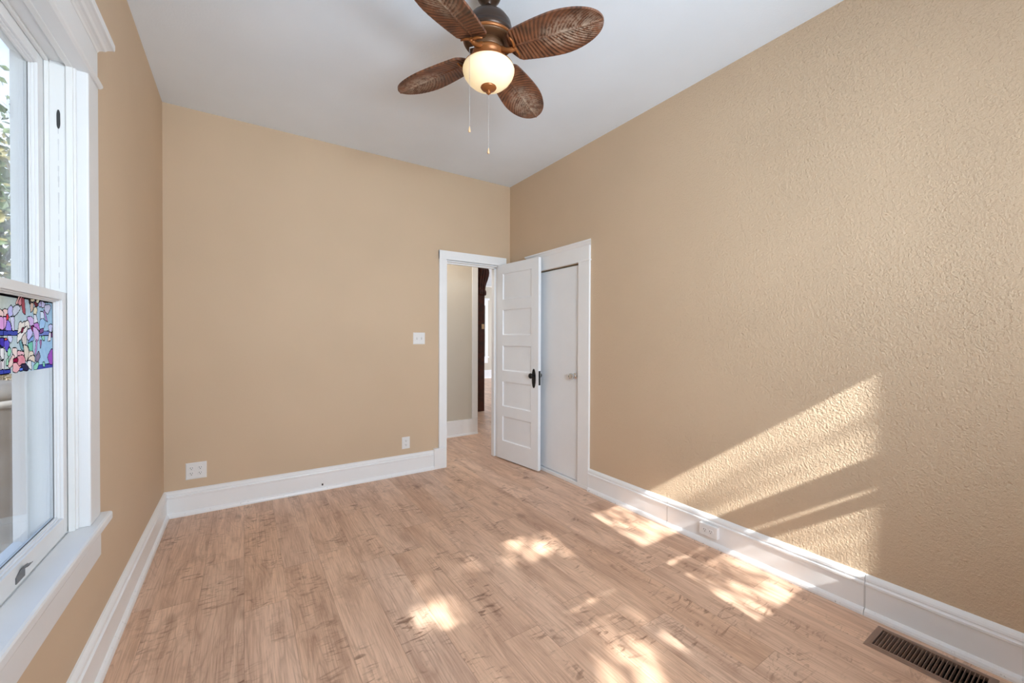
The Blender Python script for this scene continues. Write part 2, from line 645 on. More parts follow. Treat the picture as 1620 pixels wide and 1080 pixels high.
def front_window(name, g, label, mullion=False):
    t = thing(name, ((g[0] + g[1]) / 2, YF, GZ0 - ST), label, 'window', kind='structure')
    ox, oz = -(g[0] + g[1]) / 2, -(GZ0 - ST)
    c = MB()

    def bx(x0, x1, z0, z1, ya=YF - 0.07, yb=YF - 0.03):
        c.box(x0 + ox, x1 + ox, ya - YF, yb - YF, z0 + oz, z1 + oz)
    bx(g[0] - ST, g[0], GZ0 - ST, GZ1 + ST)
    bx(g[1], g[1] + ST, GZ0 - ST, GZ1 + ST)
    bx(g[0], g[1], GZ0 - ST, GZ0)
    bx(g[0], g[1], GZ1, GZ1 + ST)
    if mullion:
        bx((g[0] + g[1]) / 2 - 0.05, (g[0] + g[1]) / 2 + 0.05, GZ0, GZ1)
    bx(g[0], g[1], 1.700, 1.822)                      # the lowered upper sash leaves a slit
    bx(g[0], g[1], 1.612, 1.655)
    c.build('window_sash', M['sash'], t)
    c = MB()
    bx2 = lambda x0, x1, z0, z1, d: c.box(x0 + ox, x1 + ox, 0, d, z0 + oz, z1 + oz)
    bx2(g[0] - ST - 0.11, g[0] - ST, GZ0 - ST, GZ1 + ST + 0.11, 0.022)
    bx2(g[1] + ST, g[1] + ST + 0.11, GZ0 - ST, GZ1 + ST + 0.11, 0.022)
    bx2(g[0] - ST, g[1] + ST, GZ1 + ST, GZ1 + ST + 0.11, 0.022)
    bx2(g[0] - ST - 0.13, g[1] + ST + 0.13, GZ0 - ST - 0.03, GZ0 - ST, 0.06)
    bx2(g[0] - ST - 0.11, g[1] + ST + 0.11, GZ0 - ST - 0.13, GZ0 - ST - 0.03, 0.02)
    c.build('window_casing', M['trim'], t)
    c = MB().box(g[0] + ox, g[1] + ox, -0.052, -0.048, GZ0 + oz, GZ1 + oz)
    c.build('window_pane', M['glass'], t)


front_window('window_2', GA, 'wide white paired window in the wall opposite the doorway', True)
front_window('window_3', GB, 'narrow white window in the wall opposite the doorway')

# closet box behind its door
b = MB()
cx0, cx1, cy0, cy1 = XR + TW, XR + 0.70, 2.45, 3.45
b.box(cx1, cx1 + 0.05, cy0, cy1, 0, H)
b.box(cx0, cx1, cy0 - 0.05, cy0, 0, H)
b.box(cx0, cx1, cy1, cy1 + 0.05, 0, H)
tag(b.build('wall_closet', M['hall']), 'plain closet walls behind the flat white door', 'wall', kind='structure')

# hall wall and the room beyond
HY = 4.885
b = MB().box(0.2, 2.64, HY, HY + 0.12, 0, H)
tag(b.build('wall_hall', M['hall']), 'greyish beige hall wall seen through the doorway', 'wall', kind='structure')
b = MB()
b.box(0.2, 0.32, YB + TW, HY, 0, H)
tag(b.build('wall_hall_end', M['hall']), 'beige wall closing the short hall', 'wall', kind='structure')
b = MB()
b.box(2.52, 2.64, HY + 0.12, 6.40, 0, H)
tag(b.build('wall_hall_side', M['hall']), 'beige wall closing the space behind the hall', 'wall', kind='structure')
b = MB()
b.box(2.52, 3.462, 6.40, 6.52, 0, H)
b.box(3.35, 3.462, 6.52, FYB, 0, H)
tag(b.build('wall_next_room_left', M['hall']), 'beige wall beside the dark wood column', 'wall', kind='structure')
FWX0, FWX1, FWZ0, FWZ1 = 5.78, 6.47, 0.70, 2.33
b = MB()
for x0, x1, z0, z1 in ((3.35, FWX0, 0, H), (FWX1, FXR, 0, H), (FWX0, FWX1, 0, FWZ0), (FWX0, FWX1, FWZ1, H)):
    b.box(x0, x1, FYB, FYB + 0.1, z0, z1)
tag(b.build('wall_far', M['hall']), 'pale beige wall at the end of the next room', 'wall', kind='structure')
b = MB()
b.box(FXR, FXR + 0.1, YB, 6.4, 0, H)
b.box(FXR, FXR + 0.1, 10.0, FYB, 0, H)
b.box(FXR, FXR + 0.1, 6.4, 10.0, 0, 0.65)
b.box(FXR, FXR + 0.1, 6.4, 10.0, 2.55, H)
tag(b.build('wall_next_room_right', M['hall']), 'beige wall with a broad window opening in the next room', 'wall', kind='structure')
b = MB().box(XR + TW, FXR, YB, YB + TW, 0, H)
tag(b.build('wall_next_room_front', M['hall']), 'beige wall behind the closet', 'wall', kind='structure')

# ------------------------------------------------------------------ baseboards
BP = [(0, 0), (0.034, 0), (0.0345, 0.010), (0.031, 0.021), (0.024, 0.029), (0.0185, 0.032), (0.0185, 0.137), (0.0245, 0.141),
      (0.0245, 0.150), (0.0175, 0.1535), (0.016, 0.158), (0.0195, 0.163), (0.018, 0.172), (0.0135, 0.180), (0.006, 0.187), (0, 0.188)]
b = MB()
b.prof(BP, fyl, YF, YB, 0, -1)
tag(b.build('baseboard_left', M['base']), 'white moulded baseboard under the window', 'baseboard', kind='structure')
b = MB()
b.prof(BP, fx(YB), XL, 1.567, 1, 0)
bb = tag(b.build('baseboard_back', M['base']), 'white moulded baseboard under the two outlets, with a small dark hole', 'baseboard', kind='structure')
c = MB().box(0.553, 0.565, YB - 0.0205, YB - 0.018, 0.040, 0.056)
tag(c.build('cable_hole', M['slot'], bb), 'small dark hole')
b = MB()
G = 0.0012
for a0, a1 in ((YF, 0.679 - G), (0.679 + G, 1.754 - G), (1.754 + G, 2.527)):
    b.prof(BP, fyr, a0, a1)
bb = tag(b.build('baseboard_right', M['base']), 'white moulded baseboard crossed by sunlight under the textured wall', 'baseboard', kind='structure')
for yy in (0.679, 1.754):
    c = MB().box(XR - 0.0192, XR - 0.004, yy - 0.0035, yy + 0.0035, 0.034, 0.136)
    c.build('caulk_seam', M['seam'], bb)
c = MB()
c.prof([(0, 0), (0.030, 0), (0.026, 0.02), (0.018, 0.026), (0.018, 0.203), (0.0, 0.207)], fx(HY), 0.32, 2.655)
tag(c.build('baseboard_hall', M['trim']), 'tall plain baseboard along the hall wall', 'baseboard', kind='structure')
c = MB()
c.prof([(0, 0), (0.03, 0), (0.018, 0.03), (0.018, 0.25), (0, 0.263)], fx(FYB), 3.5, FXR)
tag(c.build('baseboard_far', M['trim']), 'tall white baseboard under the far window', 'baseboard', kind='structure')
c = MB()
c.prof([(0, H), (0, 2.93), (0.02, 2.93), (0.06, H)], fx(FYB), 3.5, FXR)
tag(c.build('trim_1', M['trim']), 'white crown strip along the far room ceiling', 'trim', kind='structure')

# ------------------------------------------------------------------ doorway trim
t = thing('trim_2', (0, 0, 0), 'white casing around the open doorway', 'door casing', kind='structure')
CT = 0.022
c = MB()
c.box(1.620, DX0 + 0.004, YB - CT, YB, 0.204, 2.170)
c.box(1.622, 1.632, YB - CT - 0.004, YB - CT, 0.204, 2.168)
c.build('side_casing', M['trim'], t, bevel=0.003)
c = MB()
c.box(DX1 - 0.004, 2.408, YB - CT, YB, 0, 2.170)
c.build('side_casing', M['trim'], t, bevel=0.003)
c = MB()
c.box(1.620, 2.408, YB - CT - 0.001, YB, DZ - 0.004, 2.170)
c.box(1.700, 2.326, YB - CT - 0.005, YB, DZ - 0.004, DZ + 0.014)
c.build('head_casing', M['trim'], t, bevel=0.003)
c = MB().box(1.567, 1.697, YB - 0.034, YB, 0, 0.204)
c.build('plinth_block', M['trim'], t, bevel=0.003)
c = MB()
c.box(DX0, DX0 + 0.018, YB - 0.002, YB + TW, 0, DZ)
c.box(DX1 - 0.018, DX1, YB - 0.002, YB + TW, 0, DZ)
c.box(DX0 + 0.018, DX1 - 0.018, YB - 0.002, YB + TW, DZ - 0.018, DZ)
c.box(DX0 + 0.018, DX0 + 0.030, YB + 0.045, YB + 0.085, 0, DZ - 0.018)
c.box(DX1 - 0.040, DX1 - 0.018, YB + 0.045, YB + 0.10, 0, DZ - 0.018)
c.box(DX0 + 0.018, DX1 - 0.018, YB + 0.045, YB + 0.085, DZ - 0.030, DZ - 0.018)
c.build('door_jamb', M['trim'], t, bevel=0.002)
c = MB()
c.box(1.60, DX0, YB + TW, YB + TW + 0.02, 0, 2.17)
c.box(DX1, 2.41, YB + TW, YB + TW + 0.02, 0, 2.17)
c.box(DX0, DX1, YB + TW, YB + TW + 0.02, DZ, 2.17)
c.build('hall_side_casing', M['trim'], t)

# end casing of the hall wall
t = thing('trim_3', (2.58, HY, 0), 'white casing at the end of the hall wall', 'wall casing', kind='structure')
c = MB().box(-0.010, 0.075, -0.016, 0.0, 0.207, H)
c.build('end_casing', M['trim'], t, bevel=0.002)
c = MB().box(0.060, 0.078, -0.0, 0.14, 0, H)
c.build('end_jamb', M['trim'], t)

# ------------------------------------------------------------------ open five-panel door
HX, HYD = 2.3335, 3.768
ang = math.atan2(3.133 - 3.775, 2.374 - 2.297)       # direction from hinge to free edge
DW, DT, DH0, DH1 = 0.640, 0.034, 0.012, 2.080
door = thing('door_1', (2.297, 3.775, 0), 'white five-panel door standing open against the closet', 'door', kind='structure', rot=(0, 0, ang))
# local: x along the leaf, visible face at y = 0, back at y = +DT (towards the right wall)
PX0, PX1 = 0.092, 0.538
PZ = [(0.205, 0.468), (0.574, 0.838), (0.952, 1.218), (1.330, 1.598), (1.706, 1.980)]
c = MB()


def rect_holes(bm, x0, x1, z0, z1, holes, y):
    """A face on plane y with rectangular holes stacked in z (holes share the same x range)."""
    hx0, hx1 = holes[0][0], holes[0][1]
    zs = z0
    q = lambda a, b_, c_, d: bm.faces.new([bm.verts.new((a, y, c_)), bm.verts.new((b_, y, c_)), bm.verts.new((b_, y, d)), bm.verts.new((a, y, d))])
    q(x0, hx0, z0, z1)
    q(hx1, x1, z0, z1)
    for h in holes:
        q(hx0, hx1, zs, h[2])
        zs = h[3]
    q(hx0, hx1, zs, z1)


holes = [(PX0, PX1, a, b_) for a, b_ in PZ]
for ysign in (0, 1):
    y = 0.0 if ysign == 0 else DT
    dep = 0.011 if ysign == 0 else -0.011
    rect_holes(c.b, 0.004, DW, DH0, DH1, holes, y)
    for a, b_ in PZ:
        m = 0.014
        o4 = [(PX0, a), (PX1, a), (PX1, b_), (PX0, b_)]
        i4 = [(PX0 + m, a + m), (PX1 - m, a + m), (PX1 - m, b_ - m), (PX0 + m, b_ - m)]
        mid4 = [(PX0 + m * 0.35, a + m * 0.35), (PX1 - m * 0.35, a + m * 0.35), (PX1 - m * 0.35, b_ - m * 0.35), (PX0 + m * 0.35, b_ - m * 0.35)]
        loops = [[c.b.verts.new((p[0], y + k * dep, p[1])) for p in L] for L, k in ((o4, 0), (mid4, 0.75), (i4, 1.0))]
        for A, B in zip(loops, loops[1:]):
            for k in range(4):
                c.b.faces.new((A[k], A[(k + 1) % 4], B[(k + 1) % 4], B[k]))
        c.b.faces.new(loops[-1])
for p0, p1 in (((0.004, DH0), (DW, DH0)), ((DW, DH0), (DW, DH1)), ((DW, DH1), (0.004, DH1)), ((0.004, DH1), (0.004, DH0))):
    c.b.faces.new([c.b.verts.new(v) for v in ((p0[0], 0, p0[1]), (p1[0], 0, p1[1]), (p1[0], DT, p1[1]), (p0[0], DT, p0[1]))])
bmesh.ops.remove_doubles(c.b, verts=list(c.b.verts), dist=1e-5)
c.build('door_leaf', M['door'], door)


def oval_plate(parent, side):
    y = 0.0 if side < 0 else DT
    yo = -1 if side < 0 else 1
    c = MB()
    pts = []
    N = 40
    for k in range(N):
        a = 2 * math.pi * k / N
        ca, sa = math.cos(a), math.sin(a)
        w = 0.0265 * abs(ca) ** 0.9 * (1 if ca >= 0 else -1)
        pts.append((w, 0.094 * sa))
    for ring, (sc, dy) in enumerate(((1.0, 0.0), (1.0, 0.003), (0.82, 0.005), (0.72, 0.004), (0.3, 0.0055))):
        vs = [c.b.verts.new((0.579 + p[0] * sc, y + yo * dy, 0.905 + p[1] * sc)) for p in pts]
        if ring:
            for k in range(N):
                c.b.faces.new((prev[k], prev[(k + 1) % N], vs[(k + 1) % N], vs[k]))
        prev = vs
    c.b.faces.new(prev)
    return c.build('escutcheon', M['black'], parent)


for side in (-1, 1):
    e = oval_plate(door, side)
    if side < 0:
        e['label'] = 'black oval plate with raised border'
    c = MB()
    mat = Matrix.Translation((0.579, 0.0 if side < 0 else DT, 0.932)) @ Matrix.Rotation(R(90 if side < 0 else -90), 4, 'X')
    c.lathe([(0.011, 0.003), (0.010, 0.014), (0.009, 0.024), (0.018, 0.029), (0.0255, 0.037), (0.027, 0.044), (0.024, 0.052), (0.014, 0.057), (0, 0.058)], 28, 0, mat)
    c.build('door_knob', M['black'], e if side < 0 else door)
c = MB().box(DW, DW + 0.0015, 0.005, DT - 0.005, 0.842, 0.980)
c.box(DW + 0.0015, DW + 0.008, 0.011, 0.022, 0.915, 0.935, 0.002)
lk = c.build('lock_plate', M['black'], door)
lk['label'] = 'black lock plate on the door edge'
for z in (0.22, 1.02, 1.84):
    c = MB()
    c.tube([(0.0, DT + 0.002, z - 0.045), (0.0, DT + 0.002, z + 0.045)], 0.006, 10)
    c.box(0.001, 0.004, 0.004, DT, z - 0.045, z + 0.045)
    c.build('hinge', M['door'], door)

# ------------------------------------------------------------------ closet door and casing
t = thing('trim_4', (XR, 2.96, 0), 'white casing with capped head around the closet door', 'closet casing', kind='structure')
o = lambda y: y - 2.96
c = MB().box(-0.020, 0, o(2.527), o(CY0 + 0.004), 0.030, 1.962)
c.build('side_casing', M['trim'], t, bevel=0.003)
c = MB().box(-0.020, 0, o(CY1 - 0.004), o(3.40), 0.030, 1.962)
c.build('side_casing', M['trim'], t, bevel=0.003)
c = MB().box(-0.021, 0, o(2.527), o(3.40), 1.972, 2.096)
c.build('head_casing', M['trim'], t, bevel=0.002)
c = MB().box(-0.026, 0, o(2.520), o(3.407), 1.960, 1.973)
c.build('fillet', M['trim'], t, bevel=0.003)
c = MB()
cap = [(0, 2.090), (0.022, 2.090), (0.028, 2.098), (0.034, 2.112), (0.044, 2.120), (0.046, 2.132), (0, 2.134)]
c.prof(cap, lambda a, d, z: Vector((-d, a, z)), o(2.527), o(3.40), -1, 1)
c.build('head_cap', M['trim'], t)
c = MB().box(-0.020, 0.10, o(2.527), o(3.40), 0, 0.030)
c.build('door_sill', M['trim'], t, bevel=0.003)
c = MB()
c.box(0.040, 0.055, o(CY0), o(CY0 + 0.02), 0.03, CZ1)
c.box(0.040, 0.055, o(CY1 - 0.02), o(CY1), 0.03, CZ1)
c.box(0.050, 0.065, o(CY0), o(CY1), CZ1 - 0.004, CZ1)
c.build('door_stop', M['trim'], t)
cd = thing('door_2', (XR + 0.004, CY0 + 0.005, 0.0), 'flat white closet door with a small crystal knob', 'door', kind='structure')
c = MB().box(0, 0.032, 0, CY1 - CY0 - 0.010, 0.036, 1.944)
c.build('door_slab', M['door'], cd, bevel=0.002)
c = MB()
mat = Matrix.Translation((0, 0.058, 0.961)) @ Matrix.Rotation(R(-90), 4, 'Y')
c.lathe([(0.029, 0), (0.029, 0.003), (0.022, 0.006), (0.009, 0.008), (0.009, 0.026), (0.012, 0.028)], 28, 0, mat)
kn = c.build('knob_rose', M['chrome'], cd)
c = MB()
c.lathe([(0.012, 0.026), (0.026, 0.034), (0.031, 0.046), (0.026, 0.058), (0.013, 0.063), (0, 0.063)], 10, 0, mat, smooth=False)
k = c.build('door_knob', M['crystal'], cd)
k['label'] = 'small faceted crystal knob'
c = MB().box(-0.0015, 0, 0.002, 0.010, 0.93, 1.0)
c.build('latch_plate', M['chrome'], cd)

# ------------------------------------------------------------------ the double-hung window in the left wall
win = thing('window_1', (0, 0, 0), 'white double-hung window with stained glass film on the lower sash', 'window', kind='structure')
CAS = 0.034
# side casings: backband + stepped face
for far in (True, False):
    c = MB()
    if far:
        c.box(XL, XL + CAS, 1.983, 2.098, 0.640, 2.212)
        c.box(XL - 0.012, XL + 0.006, 1.972, 1.985, 0.640, 2.214)
    else:
        c.box(XL, XL + CAS, 1.002, 1.117, 0.640, 2.212)
        c.box(XL - 0.012, XL + 0.006, 1.115, 1.128, 0.640, 2.214)
    c.build('side_casing', M['sash'], win, bevel=0.005)  # window trim painted darker to offset strong light from the front fill lamps
c = MB().box(XL, XL + CAS - 0.002, 0.998, 2.102, 2.226, 2.350)
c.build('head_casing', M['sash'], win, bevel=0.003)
c = MB().prof([(0, 2.206), (0.040, 2.206), (0.047, 2.211), (0.049, 2.217), (0.047, 2.223), (0.040, 2.228), (0, 2.228)], fyl, 1.000 - 0.012, 2.090)
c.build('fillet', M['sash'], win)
c = MB()
crown = [(0, 2.340), (0.034, 2.340), (0.038, 2.346), (0.046, 2.350), (0.054, 2.351), (0.060, 2.357), (0.070, 2.361), (0.078, 2.362), (0.080, 2.368), (0.080, 2.384), (0, 2.386)]
c.prof(crown, fyl, 1.000, 2.090, -0.6, 0.1)
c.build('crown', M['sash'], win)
c = MB()
c.box(XL - 0.022, XL + 0.061, 0.972, 2.132, 0.605, 0.640)
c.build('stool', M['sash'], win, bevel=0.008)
c = MB().box(XL, XL + 0.034, 0.998, 2.104, 0.488, 0.605)
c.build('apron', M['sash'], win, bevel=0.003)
# jamb box and stops
JX0 = -0.622
c = MB()
JY = 1.975
c.box(JX0, XL, JY, WY1, WZ0, WZ1)
c.box(JX0, XL, WY0, WY0 + 0.010, WZ0, WZ1)
c.box(JX0, XL, WY0 + 0.010, JY, 2.214, WZ1)
c.box(JX0, XL - 0.022, WY0 + 0.010, JY, WZ0, 0.636)
c.box(-0.545, -0.534, JY - 0.009, JY, 0.636, 2.214)     # parting bead
c.box(-0.545, -0.534, WY0 + 0.010, WY0 + 0.019, 0.636, 2.214)
c.box(-0.545, -0.534, WY0 + 0.010, JY, 2.204, 2.214)
c.box(-0.600, -0.584, JY - 0.016, JY, 0.636, 2.214)     # blind stop
c.box(-0.600, -0.584, WY0 + 0.010, WY0 + 0.026, 0.636, 2.214)
c.box(-0.600, -0.584, WY0 + 0.010, JY, 2.196, 2.214)
c.box(-0.495, XL, JY - 0.010, JY, 0.640, 2.214)         # inside stop
c.box(-0.495, XL, WY0 + 0.010, WY0 + 0.020, 0.640, 2.214)
c.box(-0.495, XL, WY0 + 0.010, JY, 2.203, 2.214)
c.build('window_jamb', M['old'], win, bevel=0.0015)
c = MB()
N = 16
pts = []
for k in range(N):
    a = 2 * math.pi * k / N
    pts.append((-0.514 + 0.0045 * math.cos(a), JY - 0.0012, 2.024 + 0.020 * math.sin(a) + (0.012 if math.sin(a) > 0 else -0.012)))
c.poly(pts, (0, 0.001, 0))
ps = c.build('cord_slot', M['slot'], win)
ps['label'] = 'dark oval sash cord slot'
c = MB()
for q in range(30):
    z0 = 1.46 + q * 0.0178
    w_ = 0.0006 + 0.0012 * rnd.random()
    if q % 5 == 3:
        continue
    c.box(-0.5145 - w_, -0.5145 + w_, JY - 0.0006, JY, z0, z0 + 0.0178)
c.build('cord_groove', M['seam'], win)


def sash(name, x, y0, y1, z0, z1, st, top, bot, thick=0.034):
    """Sash frame with its room face at x; moulded inner edge; returns frame object."""
    c = MB()
    xb = x - thick
    c.box(xb, x, y0, y0 + st, z0, z1)
    c.box(xb, x, y1 - st, y1, z0, z1)
    c.box(xb, x, y0 + st, y1 - st, z1 - top, z1)
    c.box(xb, x, y0 + st, y1 - st, z0, z0 + bot)
    m = 0.009                          # stepped moulding towards the glass
    gx0, gx1, gz0, gz1 = y0 + st, y1 - st, z0 + bot, z1 - top
    for k, dx in ((1, 0.007), (2, 0.014)):
        a = m * 0.5 * k
        c.box(xb + 0.004, x - dx, gx0, gx0 + a, gz0, gz1)
        c.box(xb + 0.004, x - dx, gx1 - a, gx1, gz0, gz1)
        c.box(xb + 0.004, x - dx, gx0, gx1, gz1 - a, gz1)
        c.box(xb + 0.004, x - dx, gx0, gx1, gz0, gz0 + a)
    f = c.build(name, M['sash'], win, bevel=0.0015)
    gx = x - 0.022
    c = MB().box(gx - 0.0015, gx + 0.0015, gx0 + m, gx1 - m, gz0 + m, gz1 - m)
    c.build('window_pane', M['glass'], f)
    c = MB()
    e = 0.0022
    for (a0, a1, b0, b1) in ((gx0 + m, gx0 + m + e, gz0 + m, gz1 - m), (gx1 - m - e, gx1 - m, gz0 + m, gz1 - m), (gx0 + m, gx1 - m, gz0 + m, gz0 + m + e)):
        c.box(gx + 0.0015, gx + 0.003, a0, a1, b0, b1)
    c.build('putty_line', M['gap'], f)
    return f, gx, (gx0 + m, gx1 - m, gz0 + m, gz1 - m)


us, ugx, ug = sash('upper_sash', -0.546, WY0 + 0.011, JY - 0.001, 1.405, 2.213, 0.050, 0.042, 0.040)
ls, lgx, lg = sash('lower_sash', -0.497, WY0 + 0.011, JY - 0.001, 0.642, 1.446, 0.041, 0.027, 0.058)
c = MB()
# sash lift: screw plate with a curled finger lip
LY0, LY1, LZ = 1.590, 1.640, 0.6535
c.poly([(-0.497, LY0, LZ), (-0.497, LY1, LZ), (-0.497, LY1, LZ + 0.026), (-0.497, LY0 + 0.022, LZ + 0.026), (-0.497, LY0, LZ + 0.016)], (0.0025, 0, 0))
lip = [(-0.496, 0.026), (-0.491, 0.030), (-0.486, 0.0305), (-0.482, 0.032), (-0.479, 0.034)]
for (x0, h0), (x1, h1) in zip(lip, lip[1:]):
    q = [(x0, LY0 + 0.020, LZ + h0), (x0, LY1, LZ + h0), (x1, LY1 - 0.004, LZ + h1), (x1, LY0 + 0.024, LZ + h1)]
    c.poly(q, (0, 0, 0.0018))
lift = c.build('sash_lift', M['steel'], ls)
lift['label'] = 'grey metal finger lift with two screw holes'

# stained glass film: a mosaic of coloured pieces with black leading
FILM_Y0, FILM_Y1, FILM_Z0, FILM_Z1 = lg[0], lg[1], 1.200, lg[3]
PIECES = [
    ((70, 78, 160), [(0, 482), (200, 486), (200, 540), (0, 542)]),
    ((118, 132, 196), [(470, 492), (628, 492), (628, 538), (470, 545)]),
    ((64, 74, 165), [(0, 965), (110, 958), (110, 1000), (0, 1020)]),
    ((72, 78, 160), [(450, 905), (628, 885), (628, 935), (450, 965)]),
    ((18, 16, 20), [(-10, 20), (628, 118), (628, 148), (300, 96), (0, 52)]),
    ((240, 205, 200), [(-10, 250), (40, 220), (75, 230), (75, 290), (40, 312), (-10, 310)]),
    ((190, 185, 235), [(80, 220), (120, 175), (145, 215), (140, 290), (105, 320), (80, 290)]),
    ((200, 205, 220), [(150, 195), (200, 170), (235, 210), (200, 270), (155, 310), (140, 250)]),
    ((225, 160, 215), [(-10, 320), (60, 320), (70, 390), (40, 460), (-10, 475)]),
    ((150, 130, 225), [(75, 350), (110, 390), (130, 480), (50, 480)]),
    ((215, 210, 235), [(105, 320), (160, 320), (160, 480), (135, 480), (120, 390)]),
    ((225, 70, 80), [(60, 290), (85, 280), (90, 340), (65, 360)]),
    ((215, 140, 150), [(205, 130), (245, 70), (262, 90), (240, 185), (205, 150)]),
    ((240, 190, 185), [(175, 150), (215, 60), (228, 70), (195, 165)]),
    ((170, 85, 95), [(250, 90), (282, 90), (297, 282), (265, 262), (250, 180)]),
    ((60, 50, 45), [(335, 98), (356, 98), (356, 165), (342, 150)]),
    ((230, 215, 190), [(360, 92), (415, 100), (400, 132), (365, 132)]),
    ((215, 185, 170), [(358, 150), (396, 145), (390, 232), (360, 262)]),
    ((120, 60, 65), [(400, 142), (440, 120), (452, 182), (420, 192)]),
    ((235, 225, 195), [(430, 105), (470, 110), (452, 152), (430, 145)]),
    ((225, 215, 185), [(400, 205), (430, 195), (442, 230), (430, 287), (395, 282)]),
    ((190, 180, 235), [(460, 150), (485, 122), (490, 192), (465, 192)]),
    ((205, 200, 240), [(490, 120), (542, 150), (522, 202), (495, 202)]),
    ((205, 205, 235), [(535, 175), (590, 168), (607, 200), (570, 284), (535, 242)]),
    ((195, 150, 220), [(518, 230), (540, 258), (568, 375), (545, 352)]),
    ((215, 225, 245), [(480, 250), (520, 260), (527, 330), (480, 350)]),
    ((165, 200, 235), [(478, 352), (510, 340), (542, 370), (527, 440), (500, 484), (468, 450)]),
    ((225, 225, 235), [(400, 290), (425, 290), (452, 388), (400, 402)]),
    ((195, 130, 205), [(400, 402), (452, 385), (477, 488), (440, 462), (400, 432)]),
    ((210, 180, 225), [(320, 320), (370, 313), (397, 350), (397, 420), (360, 432), (330, 372)]),
    ((235, 222, 210), [(220, 385), (245, 375), (252, 395), (287, 368), (292, 430), (230, 522), (203, 512)]),
    ((235, 225, 215), [(290, 380), (325, 358), (347, 400), (342, 462), (310, 440), (290, 430)]),
    ((240, 232, 225), [(240, 500), (317, 428), (312, 492), (240, 592), (198, 634), (203, 532)]),
    ((120, 40, 60), [(250, 460), (277, 438), (266, 502), (240, 512)]),
    ((125, 45, 95), [(365, 430), (402, 423), (396, 494), (365, 484)]),
    ((205, 195, 240), [(320, 480), (360, 460), (387, 510), (345, 608), (318, 582)]),
    ((215, 180, 225), [(395, 440), (435, 460), (463, 510), (457, 592), (425, 618), (395, 500)]),
    ((130, 85, 135), [(475, 470), (517, 455), (517, 502), (475, 522)]),
    ((75, 60, 165), [(-10, 575), (35, 575), (37, 652), (-10, 692)]),
    ((100, 85, 195), [(40, 600), (90, 600), (102, 650), (70, 745), (38, 682)]),
    ((230, 90, 90), [(40, 578), (67, 573), (67, 602), (42, 602)]),
    ((210, 210, 240), [(75, 545), (130, 545), (137, 590), (120, 634), (90, 610)]),
    ((130, 160, 215), [(345, 592), (392, 543), (392, 612), (328, 642)]),
    ((120, 195, 165), [(323, 652), (382, 613), (387, 734), (353, 734)]),
    ((115, 160, 165), [(218, 612), (245, 603), (282, 734), (240, 704)]),
    ((150, 190, 190), [(258, 605), (277, 650), (279, 724)]),
    ((215, 200, 190), [(253, 572), (295, 508), (312, 580), (307, 652), (268, 652)]),
    ((220, 205, 185), [(273, 660), (320, 678), (342, 750), (310, 864), (288, 802)]),
    ((230, 215, 195), [(345, 738), (387, 738), (408, 802), (328, 834)]),
    ((230, 210, 190), [(318, 864), (350, 800), (402, 783), (413, 874), (370, 850)]),
    ((232, 228, 225), [(328, 852), (365, 848), (373, 964), (345, 942), (313, 902)]),
    ((240, 215, 205), [(138, 700), (190, 698), (197, 792), (160, 834), (138, 752)]),
    ((235, 180, 185), [(200, 728), (272, 740), (278, 792), (200, 802)]),
    ((235, 200, 190), [(93, 872), (140, 778), (163, 800), (163, 872), (110, 938), (88, 922)]),
    ((225, 140, 150), [(195, 800), (262, 783), (293, 830), (288, 892), (210, 912), (188, 872)]),
    ((140, 25, 60), [(148, 832), (195, 813), (208, 850), (180, 894), (148, 872)]),
    ((238, 175, 175), [(148, 880), (190, 878), (220, 922), (253, 888), (243, 942), (190, 994), (143, 984)]),
    ((55, 50, 75), [(245, 898), (302, 888), (338, 940), (322, 974), (250, 964)]),
    ((90, 120, 215), [(228, 940), (262, 933), (262, 974), (223, 976)]),
    ((145, 210, 175), [(78, 722), (105, 688), (123, 740), (100, 804), (78, 782)]),
    ((165, 215, 180), [(63, 842), (92, 808), (87, 902), (63, 914)]),
    ((150, 215, 185), [(398, 912), (440, 868), (463, 880), (442, 952), (403, 964)]),
    ((130, 115, 140), [(423, 802), (460, 736), (478, 800), (450, 864), (423, 852)]),
    ((205, 150, 210), [(430, 600), (443, 610), (433, 740), (408, 804)]),
    ((150, 210, 185), [(488, 556), (527, 543), (533, 602), (515, 604)]),
    ((165, 120, 165), [(473, 602), (497, 600), (492, 660), (480, 704)]),
    ((205, 205, 240), [(578, 422), (610, 406), (628, 420), (617, 502), (588, 492)]),
    ((230, 225, 230), [(568, 612), (590, 500), (612, 520), (607, 604)]),
    ((110, 60, 110), [(608, 522), (628, 500), (628, 562), (610, 562)]),
    ((165, 90, 185), [(568, 802), (610, 718), (628, 713), (628, 892), (595, 887)]),
    ((130, 205, 175), [(508, 872), (530, 863), (538, 922), (513, 924)]),
    ((235, 230, 228), [(-10, 700), (30, 698), (37, 780), (10, 834), (-10, 834)]),
    ((235, 225, 225), [(-10, 850), (15, 860), (17, 952), (-10, 962)]),
]


def sketch_to_film(px, py):
    """Point of the traced design -> (y, z) on the film."""
    u, v = px / 7.71, 460 + py / 7.71
    d = _f + _r * ((u - 810) / F_PX) - _u * ((v - 540) / F_PX)
    k = lgx / d.x
    return d.y * k, EYE + d.z * k


def chaikin(p, n=2):
    for _ in range(n):
        q = []
        for a, b_ in zip(p, p[1:] + p[:1]):
            q.append((a[0] * 0.86 + b_[0] * 0.14, a[1] * 0.86 + b_[1] * 0.14))
            q.append((a[0] * 0.14 + b_[0] * 0.86, a[1] * 0.14 + b_[1] * 0.86))
        p = q
    return p


